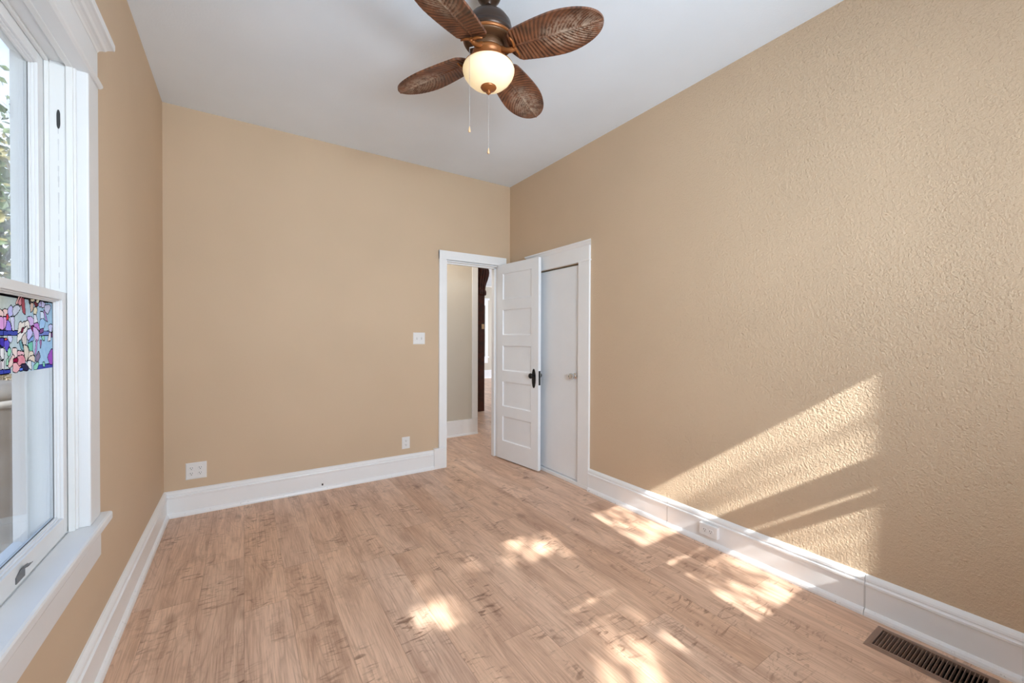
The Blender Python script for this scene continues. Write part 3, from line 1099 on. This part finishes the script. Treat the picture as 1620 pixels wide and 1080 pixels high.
def build_film():
    shapes = []
    for colr, pts in PIECES:
        p = [sketch_to_film(*q) for q in pts]
        mx_, mz_ = sum(q[0] for q in p) / len(p), sum(q[1] for q in p) / len(p)
        p = [(mx_ + (q[0] - mx_) * 1.10, mz_ + (q[1] - mz_) * 1.10) for q in p]
        band = len(pts) <= 5 and max(q[0] for q in pts) - min(q[0] for q in pts) > 100
        shapes.append((srgb(*colr), np.array(p if band else chaikin(p))))
    ym = 1.592
    shapes += [(s[0], np.stack([2 * ym - s[1][:, 0], s[1][:, 1]], 1)) for s in shapes]
    dy, dz = 0.0026, 0.0016
    ny, nz = int((FILM_Y1 - FILM_Y0) / dy), int((FILM_Z1 - FILM_Z0) / dz)
    ys = np.linspace(FILM_Y0, FILM_Y1, ny + 1)
    zs = np.linspace(FILM_Z0, FILM_Z1, nz + 1)
    cy, cz = np.meshgrid((ys[1:] + ys[:-1]) / 2, (zs[1:] + zs[:-1]) / 2)
    P = np.stack([cy.ravel(), cz.ravel()], 1)
    tb = np.clip((P[:, 0] - 1.60) / 0.25, 0, 1)[:, None]
    C = np.array(srgb(196, 204, 198)) * (1 - tb) + np.array(srgb(160, 194, 222)) * tb
    lead = 0.0013
    for colr, q in shapes:
        lo, hi = q.min(0) - 0.004, q.max(0) + 0.004
        ix = np.nonzero(((P > lo) & (P < hi)).all(1))[0]
        if not len(ix):
            continue
        pp = P[ix]
        a, b_ = q, np.roll(q, -1, 0)
        ins = np.zeros(len(ix), bool)
        dist = np.full(len(ix), 9.0)
        for A, B in zip(a, b_):
            cond = (A[1] > pp[:, 1]) != (B[1] > pp[:, 1])
            xx = (B[0] - A[0]) * (pp[:, 1] - A[1]) / (B[1] - A[1] + 1e-12) + A[0]
            ins ^= cond & (pp[:, 0] < xx)
            e = B - A
            s = np.clip(((pp - A) @ e) / (e @ e + 1e-12), 0, 1)
            dist = np.minimum(dist, np.hypot(*(pp - A - s[:, None] * e).T))
        inner = ins & (dist >= lead)
        edge = (dist < lead)
        C[ix[inner]] = colr
        C[ix[edge]] = (0.008, 0.007, 0.010)
    me = bpy.data.meshes.new('stained_glass_film')
    V = [(lgx + 0.0021, y, z) for z in zs for y in ys]
    w = ny + 1
    Fc = [(j * w + i, j * w + i + 1, (j + 1) * w + i + 1, (j + 1) * w + i) for j in range(nz) for i in range(ny)]
    me.from_pydata(V, [], Fc)
    at = me.color_attributes.new('design', 'FLOAT_COLOR', 'CORNER')
    buf = np.ones((len(Fc), 4, 4), np.float32)
    buf[:, :, :3] = C[:, None, :]
    at.data.foreach_set('color', buf.ravel())
    me.materials.append(M['film'])
    ob = bpy.data.objects.new('stained_glass_film', me)
    COL.objects.link(ob)
    ob.parent = ls
    ob['label'] = 'pastel stained glass film of irises with black leading'


build_film()

# ------------------------------------------------------------------ outlets and switches


def outlet_face(parent, u, v, y, facing, rot=False):
    """One receptacle: round face with two slots and a ground hole. facing: fn(a, b, d) -> point."""
    c = MB()
    N = 24
    ring = []
    for dep, sc in ((0, 1.0), (0.0016, 1.0), (0.0022, 0.93)):
        ring.append([c.b.verts.new(facing(u + 0.0168 * sc * math.cos(2 * math.pi * k / N), v + max(-0.0142, min(0.0142, 0.0172 * math.sin(2 * math.pi * k / N))) * sc, y + dep)) for k in range(N)])
    for A, B in zip(ring, ring[1:]):
        for k in range(N):
            c.b.faces.new((A[k], A[(k + 1) % N], B[(k + 1) % N], B[k]))
    c.b.faces.new(ring[-1])
    so = c.build('socket', M['plastic'], parent)
    c = MB()
    for du, dv, w, h in ((-0.0062, 0.0040, 0.0013, 0.0044), (0.0062, 0.0040, 0.0011, 0.0036), (0.0, -0.0070, 0.0024, 0.0024)):
        q = [facing(u + du + a * w, v + dv + b_ * h, y + 0.0022) for a, b_ in ((-1, -1), (1, -1), (1, 1), (-1, 1))]
        nn = facing(0, 0, 1) - facing(0, 0, 0)
        c.poly(q, nn * 0.0006)
    c.build('slots', M['slot'], so)


def plate(parent, w, h, d, facing, name='cover_plate'):
    c = MB()
    m = 0.006
    L = [[facing(a * (w / 2 - s), b_ * (h / 2 - s), dep) for a, b_ in ((-1, -1), (1, -1), (1, 1), (-1, 1))] for s, dep in ((0, 0), (0, d * 0.45), (m, d))]
    V = [[c.b.verts.new(p) for p in l] for l in L]
    for A, B in zip(V, V[1:]):
        for k in range(4):
            c.b.faces.new((A[k], A[(k + 1) % 4], B[(k + 1) % 4], B[k]))
    c.b.faces.new(V[-1])
    c.b.faces.new(V[0][::-1])
    return c.build(name, M['plastic'], parent)


back_face = lambda a, b_, d: Vector((a, -d, b_))
right_face = lambda a, b_, d: Vector((-d, -a, b_))

q = thing('wall_outlet', (-0.293, YB, 0.3135), 'white double-wide outlet with four sockets low in the corner by the window wall', 'outlet')
plate(q, 0.124, 0.121, 0.006, back_face)
for u in (-0.026, 0.026):
    for v in (-0.0195, 0.0195):
        outlet_face(q, u - 0.002, v, 0.0055, back_face)
q = thing('wall_outlet', (1.290, YB, 0.298), 'white single outlet with two sockets low beside the doorway', 'outlet')
plate(q, 0.076, 0.112, 0.006, back_face)
for v in (-0.0195, 0.0195):
    outlet_face(q, 0, v, 0.0055, back_face)
q = thing('baseboard_outlet', (XR - 0.0185, 1.442, 0.098), 'white sideways outlet box mounted on the sunlit baseboard', 'outlet')
c = MB().box(-0.026, 0, -0.058, 0.058, -0.036, 0.036, 0.002)
c.build('outlet_box', M['plastic'], q)
for v in (-0.0195, 0.0195):
    outlet_face(q, v, 0.0, 0.0258, lambda a, b_, d: Vector((-d, -a, b_)))
q = thing('light_switch', (1.419, YB, 1.292), 'white double toggle switch plate beside the doorway', 'light switch')
plate(q, 0.118, 0.113, 0.006, back_face)
for u in (-0.023, 0.023):
    c = MB().box(u - 0.0052, u + 0.0052, -0.0064, -0.0058, -0.012, 0.012)
    sw = c.build('toggle_slot', M['seam'], q)
    c = MB()
    c.poly([(u - 0.0045, -0.006, -0.002), (u + 0.0045, -0.006, -0.002), (u + 0.004, -0.015, 0.008), (u - 0.004, -0.015, 0.008)], (0, 0.001, 0.005))
    c.build('toggle', M['plastic'], sw)

# ------------------------------------------------------------------ floor register
q = thing('floor_vent', (2.303, 0.439, 0), 'brown metal floor register with slanted louvers beside the baseboard', 'vent')
VL, VW = 0.356, 0.196
c = MB()
fr = []
for (mx, z) in ((0, 0.0005), (0.004, 0.0045), (0.016, 0.007), (0.026, 0.0055), (0.028, -0.01)):
    fr.append([c.b.verts.new((sx * (VW / 2 - mx), sy * (VL / 2 - mx * (1.0 if mx < 0.02 else 0.9)), z)) for sx, sy in ((-1, -1), (1, -1), (1, 1), (-1, 1))])
for A, B in zip(fr, fr[1:]):
    for k in range(4):
        c.b.faces.new((A[k], A[(k + 1) % 4], B[(k + 1) % 4], B[k]))
c.build('vent_frame', M['vent'], q)
c = MB()
nf = 25
for k in range(nf):
    y = VL / 2 - 0.034 - k * (VL - 0.068) / (nf - 1)
    tilt = R(-27 + 30 * k / (nf - 1))
    hw = VW / 2 - 0.027
    dy, dz = math.sin(tilt) * 0.008, math.cos(tilt) * 0.008
    prof = [(-hw, y + dy - 0.0009, -0.005 - dz + 0.004), (hw, y + dy - 0.0009, -0.005 - dz + 0.004), (hw, y - dy - 0.0009, -0.005 + dz + 0.002), (hw - 0.012, y - dy - 0.0009, 0.0055), (-hw + 0.012, y - dy - 0.0009, 0.0055), (-hw, y - dy - 0.0009, -0.005 + dz + 0.002)]
    c.poly(prof, (0, 0.0018, 0))
c.build('louvers', M['vent'], q)
c = MB()
c.box(-0.084, 0.084, -0.163, 0.163, -0.058, -0.056)
for x0, x1, y0, y1 in ((-0.0849, -0.083, -0.1635, 0.1635), (0.083, 0.0849, -0.1635, 0.1635), (-0.083, 0.083, -0.1638, -0.162), (-0.083, 0.083, 0.162, 0.1638)):
    c.box(x0, x1, y0, y1, -0.058, -0.004)
c.build('duct_box', M['duct'], q)

# ------------------------------------------------------------------ ceiling fan
fan = thing('ceiling_fan', (0.975, 1.689, H), 'brown tropical ceiling fan with palm leaf blades and a lit glass bowl', 'ceiling fan')
zf = lambda z: z - H
c = MB().lathe([(0.060, 0), (0.063, -0.012), (0.062, -0.035), (0.052, -0.060), (0.034, -0.078), (0.016, -0.086), (0.016, -0.090)], 36)
c.build('canopy', M['bronze_dark'], fan)
c = MB().lathe([(0.0125, zf(2.880)), (0.0125, zf(2.835))], 20)
c.lathe([(0.022, zf(2.850)), (0.024, zf(2.842)), (0.022, zf(2.826))], 24)
c.build('downrod', M['bronze_dark'], fan)
c = MB().lathe([(0.020, zf(2.832)), (0.055, zf(2.826)), (0.088, zf(2.808)), (0.106, zf(2.782)), (0.112, zf(2.752)), (0.112, zf(2.738)),
                (0.116, zf(2.736)), (0.117, zf(2.730)), (0.117, zf(2.712))], 56)
mh = c.build('motor_housing', M['bronze_dark'], fan)
c = MB().lathe([(0.1175, zf(2.7125)), (0.121, zf(2.709)), (0.1215, zf(2.704)), (0.119, zf(2.699)), (0.113, zf(2.697))], 56)
c.build('motor_band', M['copper'], mh)
c = MB().lathe([(0.117, zf(2.699)), (0.115, zf(2.693)), (0.106, zf(2.689)), (0.074, zf(2.687)), (0.030, zf(2.687))], 56)
c.build('motor_base', M['bronze'], mh)
c = MB().lathe([(0.071, zf(2.689)), (0.073, zf(2.686)), (0.073, zf(2.660)), (0.070, zf(2.655)), (0.040, zf(2.653))], 48)
for k in range(4):
    a = R(12 + 90 * k)
    m = Matrix.Rotation(a, 4, 'Z')
    c.box(0.0725, 0.0738, -0.001, 0.001, zf(2.686), zf(2.660), 0, 0, m)
c.build('switch_housing', M['bronze'], fan)
c = MB().lathe([(0.060, zf(2.656)), (0.074, zf(2.653)), (0.077, zf(2.648)), (0.0765, zf(2.634)), (0.071, zf(2.628)), (0.071, zf(2.618)), (0.082, zf(2.605)), (0.104, zf(2.592)), (0.117, zf(2.586)), (0.119, zf(2.581)), (0.113, zf(2.580))], 56)
c.build('light_fitter', M['copper'], fan)
c = MB().lathe([(0.113, zf(2.586)), (0.119, zf(2.579)), (0.1225, zf(2.570)), (0.122, zf(2.560)), (0.116, zf(2.543)), (0.104, zf(2.525)), (0.086, zf(2.508)), (0.062, zf(2.496)), (0.034, zf(2.489)), (0, zf(2.487))], 56, caps=False)
gl = c.build('glass_bowl', M['globe'], fan)
gl['label'] = 'glowing cream glass bowl shade'
c = MB().lathe([(0.0, zf(2.494)), (0.020, zf(2.493)), (0.037, zf(2.490)), (0.038, zf(2.487)), (0.033, zf(2.481)), (0.022, zf(2.475)), (0.011, zf(2.472)), (0.008, zf(2.470)), (0.0115, zf(2.466)), (0.0115, zf(2.462)), (0.006, zf(2.458)), (0.003, zf(2.454)), (0, zf(2.452))], 32)
c.build('finial', M['copper'], gl)


def blade_mesh():
    """Palm leaf blade in its own frame: x along the radius, y across, ribs fanning from the midrib."""
    r0, r1, hw = 0.112, 0.552, 0.104
    nu, nv = 150, 61
    c = MB()
    G2 = {}
    lay = c.b.verts.layers.float.new('rib')
    for side, dz in ((0, -0.0045), (1, 0.0045)):
        for i in range(nu):
            s = i / (nu - 1)
            s = 0.5 - 0.5 * math.cos(math.pi * s)
            x = r0 + (r1 - r0) * s
            # outline: blunt rounded root, widest past the middle, round tip
            w = hw * min(1.0, (0.70 + 0.30 * math.sin(min(1, s / 0.62) * math.pi / 2)))
            w *= (1 - (1 - min(1, s / 0.10)) ** 2.2 * 0.55) if s < 0.10 else 1.0
            w *= math.sqrt(max(0.0, 1 - max(0, (s - 0.50) / 0.50) ** 2.1)) if s > 0.5 else 1.0
            for j in range(nv):
                e = -1 + 2 * j / (nv - 1)
                y = e * w
                kk = 0.12 + 1.9 * s * s
                ph = (x - abs(y) * kk - r0) * 2 * math.pi * 64
                ramp = min(1, abs(y) / 0.010)
                ruf = 0.0022 * math.sin(ph) * ramp * (1 - 0.85 * abs(e) ** 8)
                rib = 0.004 * math.exp(-(y / 0.004) ** 2)
                bow = -0.007 * (y / hw) ** 2
                z = dz + (ruf if side == 0 else 0.6 * ruf) + bow - (rib if side == 0 else -rib * 0.4)
                G2[side, i, j] = c.b.verts.new((x, y, z))
                G2[side, i, j][lay] = math.sin(ph) * ramp
    for side in (0, 1):
        for i in range(nu - 1):
            for j in range(nv - 1):
                f = c.b.faces.new((G2[side, i, j], G2[side, i + 1, j], G2[side, i + 1, j + 1], G2[side, i, j + 1]))
                f.smooth = True
    for i in range(nu - 1):
        for j in (0, nv - 1):
            c.b.faces.new((G2[0, i, j], G2[0, i + 1, j], G2[1, i + 1, j], G2[1, i, j]))
    for j in range(nv - 1):
        for i in (0, nu - 1):
            c.b.faces.new((G2[0, i, j], G2[0, i, j + 1], G2[1, i, j + 1], G2[1, i, j]))
    return c


bl = blade_mesh().build('fan_blade', M['blade'], fan)
c = MB()
c.tube([(0.062, 0, 0.004), (0.078, 0, -0.006), (0.098, 0, -0.018), (0.122, 0, -0.023), (0.150, 0, -0.020)], [0.0135, 0.013, 0.012, 0.0115, 0.009], 14)
c.tube([(0.140, 0, -0.020), (0.146, 0.018, -0.0175), (0.147, 0.036, -0.0170), (0.143, 0.058, -0.0180)], [0.0075, 0.0065, 0.0055, 0.0035], 8)
c.tube([(0.140, 0, -0.020), (0.146, -0.018, -0.0175), (0.147, -0.036, -0.0170), (0.143, -0.058, -0.0180)], [0.0075, 0.0065, 0.0055, 0.0035], 8)
c.lathe([(0.011, -0.025), (0.009, -0.029), (0, -0.030)], 14, 0, Matrix.Translation((0.146, 0, 0)))
iron = c.build('blade_iron', M['copper'], bl)
A0 = -60.9
for k in range(4):
    o_ = bl if k == 0 else copy_tree(bl, fan)
    o_.location = (0, 0, zf(2.653))
    o_.rotation_mode = 'XYZ'
    m = Matrix.Rotation(R(A0 + 90 * k), 4, 'Z') @ Matrix.Rotation(R(3.6), 4, 'Y') @ Matrix.Rotation(R(-12), 4, 'X')
    o_.rotation_euler = m.to_euler('XYZ')


def pull_chain(x, y, z0, z1, arm=None):
    c = MB()
    if arm:
        c.tube([arm, (x, y, z0)], 0.0026, 8)
    n = int((z0 - z1) / 0.0036)
    c.tube([(x, y, z0), (x, y, z1)], 0.0007, 6)
    for k in range(n):
        z = z0 - (k + 0.5) * (z0 - z1) / n
        c.lathe([(0, z + 0.0014), (0.0014, z + 0.0007), (0.0014, z - 0.0007), (0, z - 0.0014)], 6, 0, Matrix.Translation((x, y, 0)))
    ch = c.build('pull_chain', M['chain'], fan)
    c = MB().lathe([(0.0015, z1 + 0.002), (0.003, z1 - 0.004), (0.0045, z1 - 0.012), (0.0062, z1 - 0.019), (0.0055, z1 - 0.023), (0.003, z1 - 0.025), (0, z1 - 0.0255)], 16, 0, Matrix.Translation((x, y, 0)))
    c.build('pull_knob', M['pull'], ch)


# one chain hangs from an arm just outside the bowl, the other from the finial
pull_chain(-0.121, -0.038, zf(2.606), zf(2.252), (-0.058, -0.045, zf(2.641)))
pull_chain(0.002, 0.003, zf(2.458), zf(2.202))

# ------------------------------------------------------------------ the room beyond
q = thing('carved_column', (3.53, 6.40, 0), 'dark red wood column with a carved scroll bracket beyond the doorway', 'column', kind='thing')
c = MB()
c.box(-0.09, 0.040, -0.10, 0.0, 0.0, 2.60)
c.box(-0.07, 0.020, -0.106, -0.10, 0.25, 2.00)
c.build('shaft', M['mahogany'], q, bevel=0.006)
c = MB()
bp = [(0.030, 2.05), (0.066, 2.05), (0.076, 2.075), (0.074, 2.12), (0.056, 2.15), (0.060, 2.20), (0.078, 2.26), (0.106, 2.33), (0.128, 2.40), (0.136, 2.46), (0.128, 2.51), (0.100, 2.545), (0.080, 2.555), (0.030, 2.56)]
for y0, y1, sc in ((-0.100, -0.072, 1.0), (-0.068, -0.036, 1.06), (-0.032, -0.002, 1.0)):
    c.poly([(0.03 + (x - 0.03) * sc, y0, z) for x, z in bp], (0, y1 - y0, 0))
c.build('scroll_bracket', M['mahogany'], q, bevel=0.004)
c = MB()
fb = [(0.10, 2.05), (0.125, 2.06), (0.130, 2.10), (0.112, 2.15), (0.125, 2.22), (0.155, 2.32), (0.185, 2.42), (0.190, 2.48), (0.165, 2.54), (0.10, 2.56)]
for x0, x1 in ((-0.080, -0.046), (-0.040, -0.002), (0.004, 0.034)):
    c.poly([(x0, -d, z) for d, z in fb], (x1 - x0, 0, 0))
c.build('scroll_bracket', M['mahogany'], q, bevel=0.004)
c = MB().box(-0.12, 0.10, -0.20, 0.0, 2.56, 2.66)
c.build('capital', M['mahogany'], q, bevel=0.006)
c = MB().box(-0.11, 0.05, -0.18, 0.0, 2.66, H)
c.build('beam_end', M['mahogany'], q, bevel=0.004)
q = thing('column_switch', (3.532, 6.294, 1.51), 'small cream switch plate on the dark wood column', 'light switch')
c = MB().box(-0.026, 0.026, -0.006, 0.0, -0.055, 0.032, 0.002)
c.build('cover_plate', M['cream'], q)
c = MB().box(-0.026, 0.026, -0.008, 0.0, 0.034, 0.052, 0.002)
c.build('dark_cap', M['slot'], q)

q = thing('hall_fill_lamp', (1.75, 4.40, H), 'small round flush lamp added out of view to brighten the hall', 'added light')  # unseen fixture and bulb added to brighten the hall wall
c = MB().lathe([(0.0, 0), (0.13, 0), (0.135, -0.012), (0.125, -0.02), (0.0, -0.02)], 32)
c.build('lamp_base', M['bronze'], q)
c = MB().lathe([(0.12, -0.02), (0.115, -0.045), (0.085, -0.075), (0.045, -0.090), (0, -0.094)], 32, caps=False)
c.build('glass_bowl', M['globe'], q)
pl = bpy.data.objects.new('hall_bulb', bpy.data.lights.new('hall_bulb', 'POINT'))
COL.objects.link(pl)
pl.location = (1.75, 4.40, H - 0.16)
pl.data.energy = 24
pl.data.shadow_soft_size = 0.08
pl.data.color = (1.0, 0.97, 0.92)

t = thing('window_4', ((FWX0 + FWX1) / 2, FYB, FWZ0), 'white window at the end of the next room', 'window', kind='structure')
ox = -(FWX0 + FWX1) / 2
oz = -FWZ0
c = MB()
c.box(FWX1 + ox, FWX1 + 0.10 + ox, -0.022, 0, FWZ0 + oz, FWZ1 + oz)
c.box(FWX0 - 0.10 + ox, FWX0 + ox, -0.022, 0, FWZ0 + oz, FWZ1 + oz)
c.box(FWX0 - 0.10 + ox, FWX1 + 0.10 + ox, -0.024, 0, FWZ1 + oz, 2.50 + oz)
c.build('window_casing', M['trim'], t, bevel=0.003)
c = MB().box(FWX0 - 0.14 + ox, FWX1 + 0.14 + ox, -0.06, 0, 2.50 + oz, 2.565 + oz)
c.build('crown', M['trim'], t, bevel=0.006)
c = MB()
c.box(FWX0 - 0.13 + ox, FWX1 + 0.13 + ox, -0.06, 0.0, FWZ0 - 0.035 + oz, FWZ0 + oz)
c.box(FWX0 - 0.10 + ox, FWX1 + 0.10 + ox, -0.022, 0.0, 0.49 + oz, FWZ0 - 0.035 + oz)
c.build('stool', M['trim'], t, bevel=0.003)
c = MB()
for z0, z1, ya in ((0.0, 0.83, 0.03), (0.80, FWZ1 + oz, 0.06)):
    c.box(FWX0 + ox, FWX0 + 0.035 + ox, ya, ya + 0.03, z0, z1)
    c.box(FWX1 - 0.035 + ox, FWX1 + ox, ya, ya + 0.03, z0, z1)
    c.box(FWX0 + 0.035 + ox, FWX1 - 0.035 + ox, ya, ya + 0.03, z0, z0 + 0.04)
    c.box(FWX0 + 0.035 + ox, FWX1 - 0.035 + ox, ya, ya + 0.03, z1 - 0.04, z1)
c.build('window_sash', M['sash'], t)
c = MB().box(FWX0 + 0.035 + ox, FWX1 - 0.035 + ox, 0.044, 0.047, 0.04, FWZ1 - 0.04 + oz)
c.build('window_pane', M['glass'], t)
c = MB().box(FWX0 + 0.03 + ox, FWX1 - 0.03 + ox, 0.005, 0.02, FWZ1 - 0.07 + oz, FWZ1 - 0.01 + oz)
c.build('roller_blind', M['bin'], t)

# ------------------------------------------------------------------ outside
GZ = -0.55
b = MB().box(-40, 40, -40, 40, GZ - 0.2, GZ)
tag(b.build('ground', M['soil']), 'dry sunny yard outside the windows', 'ground', kind='structure')
b = MB().box(-2.6, -0.64, -4, 14, GZ, GZ + 0.03)
tag(b.build('path', M['walk']), 'pale concrete walk beside the house', 'path', kind='structure')

b = MB().box(-1.32, XL - LW - 0.005, -2.0, -1.0, GZ, 5.2)  # unseen block added to keep direct sun off the side window
tag(b.build('wall_sun_block', M['ext']), 'white block added beside the house to shade the side window', 'wall', kind='structure')
q = thing('garden_bin', (-1.76, 4.78, GZ + 0.03), 'weathered grey bin with a pale rim outside the window', 'bin')
c = MB().lathe([(0.0, 0), (0.30, 0), (0.31, 0.02), (0.35, 1.28), (0.36, 1.30)], 36)
c.build('bin_body', M['bin'], q)
c = MB().lathe([(0.352, 1.285), (0.372, 1.30), (0.372, 1.325), (0.352, 1.34)], 36, caps=False)
c.build('bin_rim', M['bin_rim'], q)
c = MB().lathe([(0.352, 1.335), (0.35, 1.40), (0.30, 1.46), (0.0, 1.50)], 36)
c.build('bin_lid', M['bin'], q)


def leaf_cloud(name, pts, size, mats, parent, seed=1, flat=0.0):
    r = random.Random(seed)
    vs, fs, mi = [], [], []
    for p in pts:
        n = Vector((r.gauss(0, 1), r.gauss(0, 1), r.gauss(0, 1) + flat)).normalized()
        u = n.orthogonal().normalized()
        u = (Matrix.Rotation(r.random() * 6.28, 3, n) @ u)
        w = n.cross(u)
        L = size * (0.6 + 0.8 * r.random())
        p = Vector(p)
        k = len(vs)
        vs += [p - u * L * 0.5, p + w * L * 0.28 + n * L * 0.06, p + u * L * 0.5, p - w * L * 0.28 + n * L * 0.06]
        fs.append((k, k + 1, k + 2, k + 3))
        mi.append(0 if r.random() < 0.72 else len(mats) - 1)
    me = bpy.data.meshes.new(name)
    me.from_pydata(vs, [], fs)
    for m in mats:
        me.materials.append(m)
    me.polygons.foreach_set('material_index', mi)
    o = bpy.data.objects.new(name, me)
    COL.objects.link(o)
    o.parent = parent
    o['kind'] = 'stuff'
    return o


def grow(c, p, d, L, rad, depth, r, tips, spread=0.6):
    q_ = [Vector(p)]
    dd = Vector(d).normalized()
    for _ in range(4):
        dd = (dd + Vector((r.gauss(0, 0.12), r.gauss(0, 0.12), r.gauss(0, 0.08)))).normalized()
        q_.append(q_[-1] + dd * L / 4)
    c.tube(q_, [rad, rad * 0.9, rad * 0.8, rad * 0.7, rad * 0.58], 7 if depth > 1 else 4)
    tips.append(q_[-1])
    tips.append(q_[2])
    if depth > 0:
        for _ in range(3):
            nd = (dd + Vector((r.gauss(0, spread), r.gauss(0, spread), r.gauss(0.1, spread * 0.7)))).normalized()
            grow(c, q_[r.randint(2, 4)], nd, L * 0.68, rad * 0.56, depth - 1, r, tips, spread)


def tree(name, loc, label, cat, group, h, rad, mats, seed, leaf, per, depth=3, bark='bark', spread=0.6, scatter=0.35):
    r = random.Random(seed)
    t_ = thing(name, loc, label, cat, group)
    c = MB()
    tips = []
    grow(c, (0, 0, -0.05), (r.gauss(0, 0.08), r.gauss(0, 0.08), 1), h, rad, depth, r, tips, spread)
    c.build('trunk', M[bark], t_, fix=False)
    pts = []
    for tp in tips:
        for _ in range(per):
            pts.append(tp + Vector((r.gauss(0, scatter), r.gauss(0, scatter), r.gauss(0, scatter))))
    leaf_cloud('foliage', pts, leaf, [M[m] for m in mats], t_, seed)
    return t_


# brush and trees seen through the upper sash
YARD = 'trees and brush in the side yard'
tree('yard_tree', (-3.25, 9.7, GZ), 'leafy green tree with a grey trunk outside the window', 'tree', None, 2.6, 0.13, ['leaf', 'leaf2'], 11, 0.12, 75, 3, 'bark', 0.55, 0.45)
tree('yard_tree', (-5.4, 14.2, GZ), 'yellowish tree further off outside the window', 'tree', None, 3.0, 0.14, ['leaf2', 'leaf'], 12, 0.20, 70, 3, 'bark', 0.6, 0.6)
tree('dry_brush', (-2.45, 7.2, GZ), 'pale bare brush close outside the window', 'bush', None, 1.3, 0.04, ['dry', 'leaf2'], 13, 0.05, 6, 4, 'twig', 0.75, 0.15)
tree('dry_brush', (-4.9, 8.0, GZ), 'pale bare brush under the green tree', 'bush', None, 1.1, 0.035, ['dry', 'leaf'], 14, 0.06, 6, 4, 'twig', 0.8, 0.2)


# the tree in front of the house: it dapples the sunlight that reaches the floor and wall
def sun_tree():
    r = random.Random(5)
    t_ = thing('shade_tree', (0.3, -5.6, GZ), 'broad leafy tree in front of the sunny windows', 'tree')
    o_ = Vector((0.3, -5.6, GZ))
    c = MB()
    tips = []
    grow(c, (0, 0, -0.05), (0.02, 0, 1), 2.6, 0.16, 2, r, tips, 0.55)
    c.build('trunk', M['bark'], t_, fix=False)
    d = SUN_DIR
    gaps = [  # where light gets through: centre and radii on the floor, share of light
        (0.745, 1.760, 0.120, 0.140, 0.42), (0.77, 2.02, 0.07, 0.07, 0.2), (1.58, 2.14, 0.22, 0.17, 0.30), (1.37, 2.02, 0.22, 0.11, 0.22), (1.62, 1.90, 0.14, 0.10, 0.15),
        (1.08, 2.02, 0.12, 0.08, 0.13), (1.46, 1.36, 0.22, 0.17, 0.17), (1.66, 1.22, 0.16, 0.14, 0.22), (1.32, 1.14, 0.16, 0.14, 0.18), (1.22, 1.00, 0.14, 0.12, 0.27), (1.50, 1.05, 0.14, 0.1, 0.18)]
    streaks = [(2.01, 0.045), (1.86, 0.03), (1.93, 0.018), (1.33, 0.03), (1.16, 0.02)]

    def through(X, Y):
        if X > 1.90:
            T = 0.97 if X > 2.485 else (0.25 if X > 2.43 else (0.47 if Y > 1.5 else 0.37))
            for yc, w in streaks:
                if abs(Y - yc - 0.10 * math.sin(X * 9)) < w * (1 if X > 2.44 else 1.4):
                    T *= 0.55
            return T
        T = 0.008
        for gx, gy, rx, ry, k in gaps:
            e = ((X - gx) / rx) ** 4 + ((Y - gy) / ry) ** 4 if k == 0.42 else ((X - gx) / rx) ** 2 + ((Y - gy) / ry) ** 2
            if e < 1:
                T = max(T, k)
        return T

    pts = []
    tries = 0
    while tries < 24000:
        tries += 1
        X, Y = r.uniform(-0.35, 2.95), r.uniform(0.70, 2.50)
        yy = -5.0 + r.uniform(-0.45, 0.45)
        k = (Y - yy)
        p = Vector((X - d.x * k, yy, -d.z * k))
        Tm = through(X, Y)
        lam = -math.log(max(Tm, 0.008)) / 4.83
        if r.random() < lam:
            pts.append(p - o_)
    for _ in range(2500):          # the rest of the crown
        a, b_, cc = r.gauss(0, 1), r.gauss(0, 0.8), r.gauss(0, 0.7)
        p = Vector((0.3 + a * 1.5, -5.3 + b_, 5.4 + cc))
        k = p.z / 0.745
        X, Y = p.x + d.x * k, p.y + k
        if -0.4 < X < 3.0 and 0.65 < Y < 2.55:
            continue
        pts.append(p - o_)
    leaf_cloud('foliage', pts, 0.072, [M['leaf'], M['leaf2']], t_, 3)
    return len(pts)


sun_tree()
